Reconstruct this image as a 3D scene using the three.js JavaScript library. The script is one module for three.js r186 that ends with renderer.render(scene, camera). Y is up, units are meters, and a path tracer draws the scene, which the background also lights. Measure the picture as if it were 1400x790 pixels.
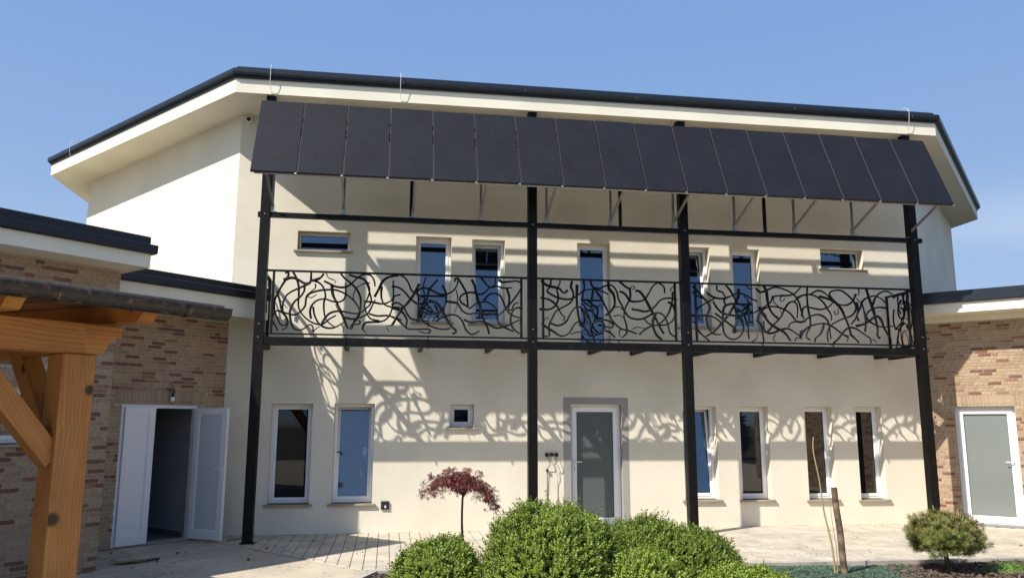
import * as THREE from 'three';
import { mergeGeometries } from 'three/addons/utils/BufferGeometryUtils.js';
import { RoundedBoxGeometry } from 'three/addons/geometries/RoundedBoxGeometry.js';

// ---------------------------------------------------------------- camera, sky, sun, exposure
const scene = new THREE.Scene();
const renderer = new THREE.WebGLRenderer({ antialias: true });
renderer.toneMapping = THREE.LinearToneMapping;
renderer.toneMappingExposure = 2.08;
renderer.shadowMap.enabled = true;
const rad = THREE.MathUtils.degToRad;
const camera = new THREE.PerspectiveCamera(2 * Math.atan(395 / 1090) * 180 / Math.PI, 1400 / 790, 0.1, 1500);
{
  const p = rad(9.6), yaw = rad(8.76), roll = rad(0.143);
  const fw = new THREE.Vector3(Math.sin(yaw) * Math.cos(p), Math.sin(p), -Math.cos(yaw) * Math.cos(p));
  const r0 = new THREE.Vector3(Math.cos(yaw), 0, Math.sin(yaw));
  const u0 = new THREE.Vector3().crossVectors(r0, fw);
  const r = r0.clone().multiplyScalar(Math.cos(roll)).addScaledVector(u0, Math.sin(roll));
  const u = new THREE.Vector3().crossVectors(r, fw);
  camera.position.set(0, 1.72, 13.33);
  camera.quaternion.setFromRotationMatrix(new THREE.Matrix4().makeBasis(r, u, fw.clone().negate()));
  camera.updateMatrixWorld(true);
}
const SUN = new THREE.Vector3(-1.58, 1.92, 1.0).normalize();
const sun = new THREE.DirectionalLight(new THREE.Color(1.0, 0.955, 0.88), 3.3);
sun.position.copy(SUN).multiplyScalar(60);
sun.castShadow = true;
sun.shadow.mapSize.set(4096, 4096);
Object.assign(sun.shadow.camera, { left: -22, right: 22, top: 22, bottom: -22, near: 1, far: 140 });
sun.shadow.radius = 1.1;
scene.add(sun);

let seed = 7;
function rnd() { seed |= 0; seed = seed + 0x6D2B79F5 | 0; let t = Math.imul(seed ^ seed >>> 15, 1 | seed); t = t + Math.imul(t ^ t >>> 7, 61 | t) ^ t; return ((t ^ t >>> 14) >>> 0) / 4294967296; }
const rr = (a, b) => a + (b - a) * rnd();
function hash(x, y, s) { let h = Math.imul(x, 374761393) ^ Math.imul(y, 668265263) ^ Math.imul(s, 2147483647); h = Math.imul(h ^ h >>> 13, 1274126177); return ((h ^ h >>> 16) >>> 0) / 4294967296; }
function vnoise(x, y, per, s) {                       // value noise that repeats every `per` cells
  const xi = Math.floor(x), yi = Math.floor(y), fx = x - xi, fy = y - yi;
  const w = (t) => t * t * (3 - 2 * t), m = (a) => ((a % per) + per) % per;
  const a = hash(m(xi), m(yi), s), b = hash(m(xi + 1), m(yi), s), c = hash(m(xi), m(yi + 1), s), d = hash(m(xi + 1), m(yi + 1), s);
  return a + (b - a) * w(fx) + (c - a) * w(fy) + (a - b - c + d) * w(fx) * w(fy);
}
function fbm(u, v, base, oct, s) { let t = 0, a = 0.5, n = 0; for (let k = 0; k < oct; k++) { const f = base << k; t += a * vnoise(u * f, v * f, f, s + k); n += a; a *= 0.55; } return t / n; }
const smooth = (a, b, x) => { const t = Math.min(1, Math.max(0, (x - a) / (b - a))); return t * t * (3 - 2 * t); };

{ // the sky: clear air, paler towards the horizon, with a few thin clouds low down
  const W = 1024, H = 512, d = new Float32Array(W * H * 4);
  for (let j = 0; j < H; j++) for (let i = 0; i < W; i++) {
    const el = ((j + 0.5) / H - 0.5) * Math.PI, az = ((i + 0.5) / W - 0.5) * 2 * Math.PI;
    const dir = [Math.cos(el) * Math.cos(az), Math.sin(el), Math.cos(el) * Math.sin(az)];
    const y = Math.max(0, dir[1]);
    const t = Math.pow(y, 0.55), cs = dir[0] * SUN.x + dir[1] * SUN.y + dir[2] * SUN.z;
    const g = 0.3 * Math.pow(Math.max(0, cs), 4);
    let c = [0.25 + (0.032 - 0.25) * t + g, 0.33 + (0.108 - 0.33) * t + g, 0.425 + (0.305 - 0.425) * t + g * 0.9];
    const cl = smooth(0.52, 0.85, fbm(i / W, j / H * 2.2, 8, 5, 3)) * smooth(0.32, 0.14, y) * smooth(0.0, 0.06, y) * 0.24;
    c = c.map((v) => v + (0.62 - v) * cl);
    if (el < 0) c = [0.2, 0.2, 0.18];
    const o = (j * W + i) * 4; d[o] = c[0]; d[o + 1] = c[1]; d[o + 2] = c[2]; d[o + 3] = 1;
  }
  const t = new THREE.DataTexture(d, W, H, THREE.RGBAFormat, THREE.FloatType);
  t.mapping = THREE.EquirectangularReflectionMapping; t.magFilter = t.minFilter = THREE.LinearFilter; t.needsUpdate = true;
  scene.background = t; scene.environment = t;
}

// ---------------------------------------------------------------- helpers
const used = new Map();
function numbered(n) { const k = used.get(n) || 0; used.set(n, k + 1); return k ? n + '_' + String(k).padStart(3, '0') : n; }
function tag(o, label, category, group, kind) { o.userData.label = label; if (category) o.userData.category = category; if (group) o.userData.group = group; if (kind) o.userData.kind = kind; return o; }
function thing(name, label, category, [x, y, z] = [0, 0, 0], turn = 0, group) {
  const o = new THREE.Group(); o.name = numbered(name); o.position.set(x, y, z); o.rotation.y = turn; tag(o, label, category, group); scene.add(o); o.updateMatrixWorld(true); return o;
}
function sub(name, parent, [x, y, z] = [0, 0, 0], turn = 0) { const o = new THREE.Group(); o.name = name; o.position.set(x, y, z); o.rotation.y = turn; parent.add(o); o.updateMatrixWorld(true); return o; }
function part(name, geo, mat, parent) { const m = new THREE.Mesh(Array.isArray(geo) ? merge(geo) : geo, mat); m.name = name; m.castShadow = m.receiveShadow = true; parent.add(m); return m; }
function one(name, geo, mat, label, category, group) { const m = part(numbered(name), geo, mat, scene); return tag(m, label, category, group); }
function struct(name, geo, mat) { const m = part(numbered(name), geo, mat, scene); m.userData.kind = 'structure'; return m; }
function merge(list) { return mergeGeometries(list.map((g) => { g = g.index ? g.toNonIndexed() : g; for (const k of Object.keys(g.attributes)) if (!['position', 'normal', 'uv'].includes(k)) g.deleteAttribute(k); return g; })); }
function boxUV(g, k = 1) {                              // uv in metres, by the axis that a face looks along
  g = g.index ? g.toNonIndexed() : g;
  const p = g.attributes.position, n = g.attributes.normal, uv = new Float32Array(p.count * 2);
  for (let i = 0; i < p.count; i++) {
    const ax = Math.abs(n.getX(i)), ay = Math.abs(n.getY(i)), az = Math.abs(n.getZ(i)), x = p.getX(i), y = p.getY(i), z = p.getZ(i);
    const [u, v] = az >= ax && az >= ay ? [x, y] : ax >= ay ? [z + 3.1, y] : [x, z];
    uv[2 * i] = u * k; uv[2 * i + 1] = v * k;
  }
  g.setAttribute('uv', new THREE.BufferAttribute(uv, 2)); return g;
}
function box(x0, x1, y0, y1, z0, z1, round = 0) {
  const g = round ? new RoundedBoxGeometry(x1 - x0, y1 - y0, z1 - z0, 2, round) : new THREE.BoxGeometry(x1 - x0, y1 - y0, z1 - z0);
  g.translate((x0 + x1) / 2, (y0 + y1) / 2, (z0 + z1) / 2); return boxUV(g);
}
function bar(a, b, w, h = w, twist = 0) {               // a square bar from a to b
  const A = new THREE.Vector3(...a), B = new THREE.Vector3(...b), L = A.distanceTo(B), dir = B.clone().sub(A).normalize();
  const g = new THREE.BoxGeometry(w, L, h); g.rotateY(twist);
  g.applyQuaternion(new THREE.Quaternion().setFromUnitVectors(new THREE.Vector3(0, 1, 0), dir));
  g.translate((a[0] + b[0]) / 2, (a[1] + b[1]) / 2, (a[2] + b[2]) / 2); return boxUV(g);
}
function slab(poly, y0, y1) {                           // a flat plate from an outline in x, z
  const s = new THREE.Shape(poly.map(([x, z]) => new THREE.Vector2(x, -z)));
  const g = new THREE.ExtrudeGeometry(s, { depth: y1 - y0, bevelEnabled: false }); g.rotateX(-Math.PI / 2); g.translate(0, y0, 0); return boxUV(g);
}
function ring(x0, x1, y0, y1, w, z0, z1, bottom = w) {  // a rectangular frame
  const s = new THREE.Shape([[x0, y0], [x1, y0], [x1, y1], [x0, y1]].map((p) => new THREE.Vector2(...p)));
  s.holes.push(new THREE.Path([[x0 + w, y0 + bottom], [x0 + w, y1 - w], [x1 - w, y1 - w], [x1 - w, y0 + bottom]].map((p) => new THREE.Vector2(...p))));
  const g = new THREE.ExtrudeGeometry(s, { depth: z1 - z0 - 0.008, bevelEnabled: true, bevelSize: 0.004, bevelThickness: 0.004, bevelOffset: -0.004, bevelSegments: 1 }); g.translate(0, 0, z0 + 0.004); return boxUV(g);
}
function thinRing(x0, x1, y0, y1, w, z0, z1) { return wallShape([[x0, y0], [x1, y0], [x1, y1], [x0, y1]], [[x0 + w, x1 - w, y0 + w, y1 - w]], z0, z1); }
function wallShape(outline, holes, z0, z1) {
  const s = new THREE.Shape(outline.map((p) => new THREE.Vector2(...p)));
  for (const [x0, x1, y0, y1] of holes) s.holes.push(new THREE.Path([[x0, y0], [x0, y1], [x1, y1], [x1, y0]].map((p) => new THREE.Vector2(...p))));
  const g = new THREE.ExtrudeGeometry(s, { depth: z1 - z0, bevelEnabled: false }); g.translate(0, 0, z0); return boxUV(g);
}
function sweep(path, profile, side = 1) {               // a profile [out, y] carried along a path [x, z] with mitred corners
  const n = path.length, off = [];
  const nor = (a, b) => { const dx = b[0] - a[0], dz = b[1] - a[1], l = Math.hypot(dx, dz); return [side * dz / l, -side * dx / l]; };
  for (let i = 0; i < n; i++) {
    const n0 = i > 0 ? nor(path[i - 1], path[i]) : nor(path[0], path[1]), n1 = i < n - 1 ? nor(path[i], path[i + 1]) : n0;
    const k = 1 + n0[0] * n1[0] + n0[1] * n1[1]; off.push([(n0[0] + n1[0]) / k, (n0[1] + n1[1]) / k]);
  }
  const P = (i, k) => [path[i][0] + off[i][0] * profile[k][0], profile[k][1], path[i][1] + off[i][1] * profile[k][0]];
  const v = [];
  for (let i = 0; i < n - 1; i++) for (let k = 0; k < profile.length - 1; k++) {
    const a = P(i, k), b = P(i + 1, k), c = P(i + 1, k + 1), d = P(i, k + 1); v.push(...a, ...b, ...c, ...a, ...c, ...d);
  }
  for (const i of [0, n - 1]) for (let k = 1; k < profile.length - 1; k++) v.push(...P(i, 0), ...P(i, k), ...P(i, k + 1));
  const g = new THREE.BufferGeometry(); g.setAttribute('position', new THREE.BufferAttribute(new Float32Array(v), 3)); g.computeVertexNormals(); return boxUV(g);
}
function tube(pts, r0, r1 = r0, sides = 6, step = 0.03, rEnd) { // a tapering round bar along a smooth curve
  const c = new THREE.CatmullRomCurve3(pts.map((p) => new THREE.Vector3(...p)), false, 'catmullrom', 0.5);
  const n = Math.max(4, Math.round(c.getLength() / step)), fr = c.computeFrenetFrames(n), v = [], N = [], uv = [], idx = [];
  for (let i = 0; i <= n; i++) {
    const t = i / n, p = c.getPointAt(t), r = typeof r0 === 'function' ? r0(t) : r0 + (r1 - r0) * t;
    for (let k = 0; k <= sides; k++) {
      const a = k / sides * 2 * Math.PI, x = Math.cos(a), y = Math.sin(a), q = fr.normals[i].clone().multiplyScalar(x).addScaledVector(fr.binormals[i], y);
      v.push(p.x + q.x * r, p.y + q.y * r, p.z + q.z * r); N.push(q.x, q.y, q.z); uv.push(k / sides * 6.28 * 0.02, t * n * step);
    }
  }
  for (let i = 0; i < n; i++) for (let k = 0; k < sides; k++) { const a = i * (sides + 1) + k, b = a + sides + 1; idx.push(a, a + 1, b, b, a + 1, b + 1); }
  for (const [i, flip] of [[0, 1], [n, 0]]) for (let k = 1; k < sides - 1; k++) { const o = i * (sides + 1); idx.push(o, flip ? o + k + 1 : o + k, flip ? o + k : o + k + 1); }
  const g = new THREE.BufferGeometry(); g.setAttribute('position', new THREE.Float32BufferAttribute(v, 3)); g.setAttribute('normal', new THREE.Float32BufferAttribute(N, 3)); g.setAttribute('uv', new THREE.Float32BufferAttribute(uv, 2)); g.setIndex(idx); return g;
}

// ---------------------------------------------------------------- materials
function tex(size, fn, srgb, metres = 1) {
  const d = new Uint8Array(size * size * 4);
  for (let j = 0; j < size; j++) for (let i = 0; i < size; i++) { const c = fn(i / size, j / size, i, j), o = (j * size + i) * 4; for (let k = 0; k < 3; k++) d[o + k] = Math.max(0, Math.min(255, Math.round(255 * (Array.isArray(c) ? c[k] : c)))); d[o + 3] = 255; }
  const t = new THREE.DataTexture(d, size, size); t.wrapS = t.wrapT = THREE.RepeatWrapping; t.magFilter = t.minFilter = THREE.LinearFilter; t.repeat.set(1 / metres, 1 / metres);
  if (srgb) t.colorSpace = THREE.SRGBColorSpace; t.needsUpdate = true; return t;
}
const lin = (r, g, b) => new THREE.Color().setRGB(r, g, b);
const std = (o) => new THREE.MeshStandardMaterial({ roughness: 0.8, ...o });
const phys = (o) => new THREE.MeshPhysicalMaterial(o);
const tPlaster = tex(512, (u, v, i, j) => { const m = fbm(u, v, 4, 5, 11), g = hash(i, j, 5); const k = 0.955 + 0.05 * (m - 0.5) * 2 + 0.03 * (g - 0.5); return [k, k * (0.995 + 0.006 * m), k * (0.985 + 0.02 * m)]; }, true, 3.1);
const tPlasterBump = tex(512, (u, v, i, j) => 0.55 * fbm(u, v, 128, 2, 21) + 0.45 * hash(i, j, 6), false, 0.9);
const tGrain = tex(256, (u, v, i, j) => { const k = 0.82 + 0.3 * (fbm(u, v, 16, 4, 31) - 0.5) + 0.14 * (hash(i, j, 8) - 0.5); return k; }, true, 0.33);
const tSteel = tex(256, (u, v) => { const r = smooth(0.58, 0.75, fbm(u, v, 10, 4, 41)); const q = fbm(u, v, 40, 2, 43); return [0.5 + 0.5 * r + 0.2 * (q - 0.5), 0.5 + 0.28 * r + 0.2 * (q - 0.5), 0.5 + 0.16 * r + 0.2 * (q - 0.5)]; }, true, 0.8);
const tPanel = tex(512, (u, v, i, j) => { const c = hash(i >> 1, j >> 1, 51); const k = 0.6 + 0.2 * (fbm(u, v, 4, 4, 53) - 0.5) + (c > 0.8 ? 0.5 * (c - 0.8) / 0.2 : 0) - (c < 0.3 ? 0.2 : 0); return k; }, true, 1.3);
const tStone = tex(512, (u, v, i, j) => { const m = fbm(u, v, 5, 5, 61), b = smooth(0.62, 0.8, fbm(u, v, 24, 3, 63)); const k = 0.86 + 0.26 * (m - 0.5) - 0.1 * b + 0.07 * (hash(i, j, 9) - 0.5); return [k, k * (0.985 - 0.02 * b), k * (0.96 - 0.05 * b)]; }, true, 1.7);
const tDust = tex(512, (u, v, i, j) => { const m = fbm(u, v, 6, 6, 71), s = smooth(0.66, 0.72, fbm(u, v, 40, 3, 73)); const k = 0.88 + 0.22 * (m - 0.5) - 0.12 * s + 0.1 * (hash(i, j, 10) - 0.5); return [k, k * 0.985, k * 0.955]; }, true, 2.7);
const tWood = tex(1024, (u, v, i, j) => { // grain along v, with a few knots
  let w = 0, knot = 0;
  for (const [kx, ky, ks] of [[0.03, 0.13, 1], [0.97, 0.43, 0.7], [0.94, 0.68, 1.25], [0.2, 0.9, 0.6], [0.5, 0.3, 0.9], [0.06, 0.79, 0.5]]) { let dx = Math.abs(u - kx), dy = Math.abs(v - ky); dx = Math.min(dx, 1 - dx); dy = Math.min(dy, 1 - dy); const q = Math.hypot(dx, dy * (0.6 + 0.3 * ks)) / ks * (0.8 + 0.5 * fbm(u, v, 16, 2, 92)); w += 0.012 * Math.exp(-q * q / 0.0012) * Math.sign(u - kx || 1); knot = Math.max(knot, smooth(0.023, 0.007, q)); }
  const x = u + w + 0.045 * (fbm(u, v, 2, 3, 81) - 0.5), ph = ((x * 70 + 5 * fbm(x, v * 0.04, 9, 2, 82)) % 1 + 1) % 1, ringv = Math.pow(1 - Math.abs(ph * 2 - 1), 2);
  const st = Math.floor(x * 470), fine = hash(st, Math.floor(v * 4 + 3 * hash(st, 1, 3)), 85), amp = 0.3 + 0.9 * fbm(u, v, 4, 3, 84), cloud = fbm(u, v * 0.5, 4, 4, 87);
  const cr = fbm(x, v * 0.03, 56, 1, 89), crack = smooth(0.93, 0.97, cr) * smooth(0.45, 0.6, fbm(u, v, 3, 2, 90));
  const halo = fbm(u, v * 0.6, 7, 3, 93), k = (0.95 - 0.1 * ringv * amp + 0.1 * (fine - 0.5) + 0.34 * (cloud - 0.5) + 0.18 * (halo - 0.5)) * (1 - 0.5 * crack), r = 1 - 0.66 * knot;
  return [k * r, k * r * (0.95 - 0.08 * ringv * amp - 0.1 * (1 - halo)), k * r * (0.85 - 0.12 * ringv * amp - 0.2 * (1 - halo))];
}, true, 1.7);
const tSoil = tex(256, (u, v, i, j) => { const k = 0.6 + 0.8 * (fbm(u, v, 12, 4, 91) - 0.5) + 0.2 * (hash(i, j, 12) - 0.5); return [k, k * 0.93, k * 0.85]; }, true, 1.1);
const M = {
  plaster: std({ color: lin(0.825, 0.76, 0.61), map: tPlaster, bumpMap: tPlasterBump, bumpScale: 0.0036, roughness: 0.92 }),
  trim: std({ color: lin(0.83, 0.785, 0.63), map: tPlaster, bumpMap: tPlasterBump, bumpScale: 0.0015, roughness: 0.9 }),
  greyBand: std({ color: lin(0.36, 0.345, 0.31), map: tPlaster, bumpMap: tPlasterBump, bumpScale: 0.002, roughness: 0.92 }),
  roofMetal: std({ color: lin(0.03, 0.038, 0.052), roughness: 0.38, metalness: 0.35, map: tGrain }),
  roofMetalBlack: std({ color: lin(0.014, 0.017, 0.024), roughness: 0.42, metalness: 0.2, map: tGrain }),
  roofSheet: std({ color: lin(0.12, 0.12, 0.12), map: tStone }),
  steel: phys({ specularIntensity: 0.45, color: lin(0.014, 0.0132, 0.0135), roughness: 0.5, map: tSteel }),
  iron: phys({ specularIntensity: 0.35, color: lin(0.008, 0.008, 0.0085), roughness: 0.6 }),
  galv: std({ color: lin(0.5, 0.5, 0.5), roughness: 0.42, metalness: 0.75, map: tGrain }),
  panel: phys({ specularIntensity: 0.5, color: lin(0.023, 0.026, 0.04), roughness: 0.7, map: tPanel }),
  panelEdge: std({ color: lin(0.014, 0.014, 0.017), roughness: 0.65 }),
  pvc: std({ color: lin(0.80, 0.80, 0.79), roughness: 0.32 }),
  pvcCream: std({ color: lin(0.74, 0.71, 0.62), roughness: 0.38 }),
  doorGrey: std({ color: lin(0.62, 0.64, 0.66), roughness: 0.4 }),
  glass: phys({ color: lin(0.004, 0.006, 0.011), roughness: 0.02, ior: 2.6, specularColor: lin(0.6, 0.78, 1.0) }),
  glassDark: phys({ color: lin(0.004, 0.005, 0.006), roughness: 0.02, ior: 1.52 }),
  glassPale: phys({ color: lin(0.045, 0.075, 0.125), roughness: 0.03, ior: 2.3, specularColor: lin(0.75, 0.87, 1.0) }),
  glassClear: phys({ color: lin(0.008, 0.009, 0.01), roughness: 0.02, ior: 1.85 }),
  frosted: phys({ color: lin(0.085, 0.102, 0.098), roughness: 0.25, ior: 1.6 }),
  frostedPale: phys({ color: lin(0.185, 0.205, 0.188), roughness: 0.14, ior: 1.7 }),
  rubber: std({ color: lin(0.012, 0.012, 0.012), roughness: 0.6 }),
  sill: std({ color: lin(0.5, 0.43, 0.33), map: tStone, roughness: 0.75 }),
  mortar: std({ color: lin(0.65, 0.54, 0.41), map: tGrain, roughness: 0.95, bumpMap: tPlasterBump, bumpScale: 0.002 }),
  paver: [0, 1, 2, 3].map((k) => std({ color: lin(0.69 + 0.02 * (k % 2), 0.615 + 0.012 * k, 0.505 + 0.012 * ((k * 3) % 4)), map: tStone, bumpMap: tPlasterBump, bumpScale: 0.002, roughness: 0.85 })),
  dust: std({ color: lin(0.63, 0.555, 0.44), map: tDust, roughness: 0.95, bumpMap: tPlasterBump, bumpScale: 0.004 }),
  joint: std({ color: lin(0.1, 0.085, 0.065), roughness: 1 }),
  kerb: std({ color: lin(0.55, 0.52, 0.46), map: tStone, roughness: 0.9 }),
  soil: std({ color: lin(0.11, 0.075, 0.05), map: tSoil, roughness: 1 }),
  earth: std({ color: lin(0.14, 0.15, 0.075), map: tSoil, roughness: 1 }),
  wood: std({ color: lin(0.43, 0.24, 0.08), map: tWood, roughness: 0.6, bumpMap: tWood, bumpScale: 0.0015 }),
  gutter: std({ color: lin(0.16, 0.135, 0.115), roughness: 0.42, metalness: 0.4, map: tSteel }),
  interior: std({ color: lin(0.34, 0.35, 0.36), roughness: 0.9 }),
  floorTile: std({ color: lin(0.12, 0.13, 0.15), roughness: 0.35 }),
  black: std({ color: lin(0.015, 0.015, 0.016), roughness: 0.5 }),
  cable: std({ color: lin(0.62, 0.62, 0.6), roughness: 0.5 }),
  bulb: phys({ color: lin(0.85, 0.85, 0.83), roughness: 0.15 }),
  boxLeaf: phys({ color: lin(0.95, 0.95, 0.95), roughness: 0.45, ior: 1.4, transmission: 0.0 }),
  bark: std({ color: lin(0.4, 0.32, 0.235), roughness: 0.95, map: tSoil }),
  twig: std({ color: lin(0.36, 0.27, 0.13), roughness: 0.8 }),
  mulch: std({ color: lin(0.9, 0.9, 0.9), roughness: 1 }),
  needle: std({ color: lin(1, 1, 1), roughness: 0.6 }),
  mapleLeaf: phys({ color: lin(1, 1, 1), roughness: 0.55 }),
};
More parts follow.
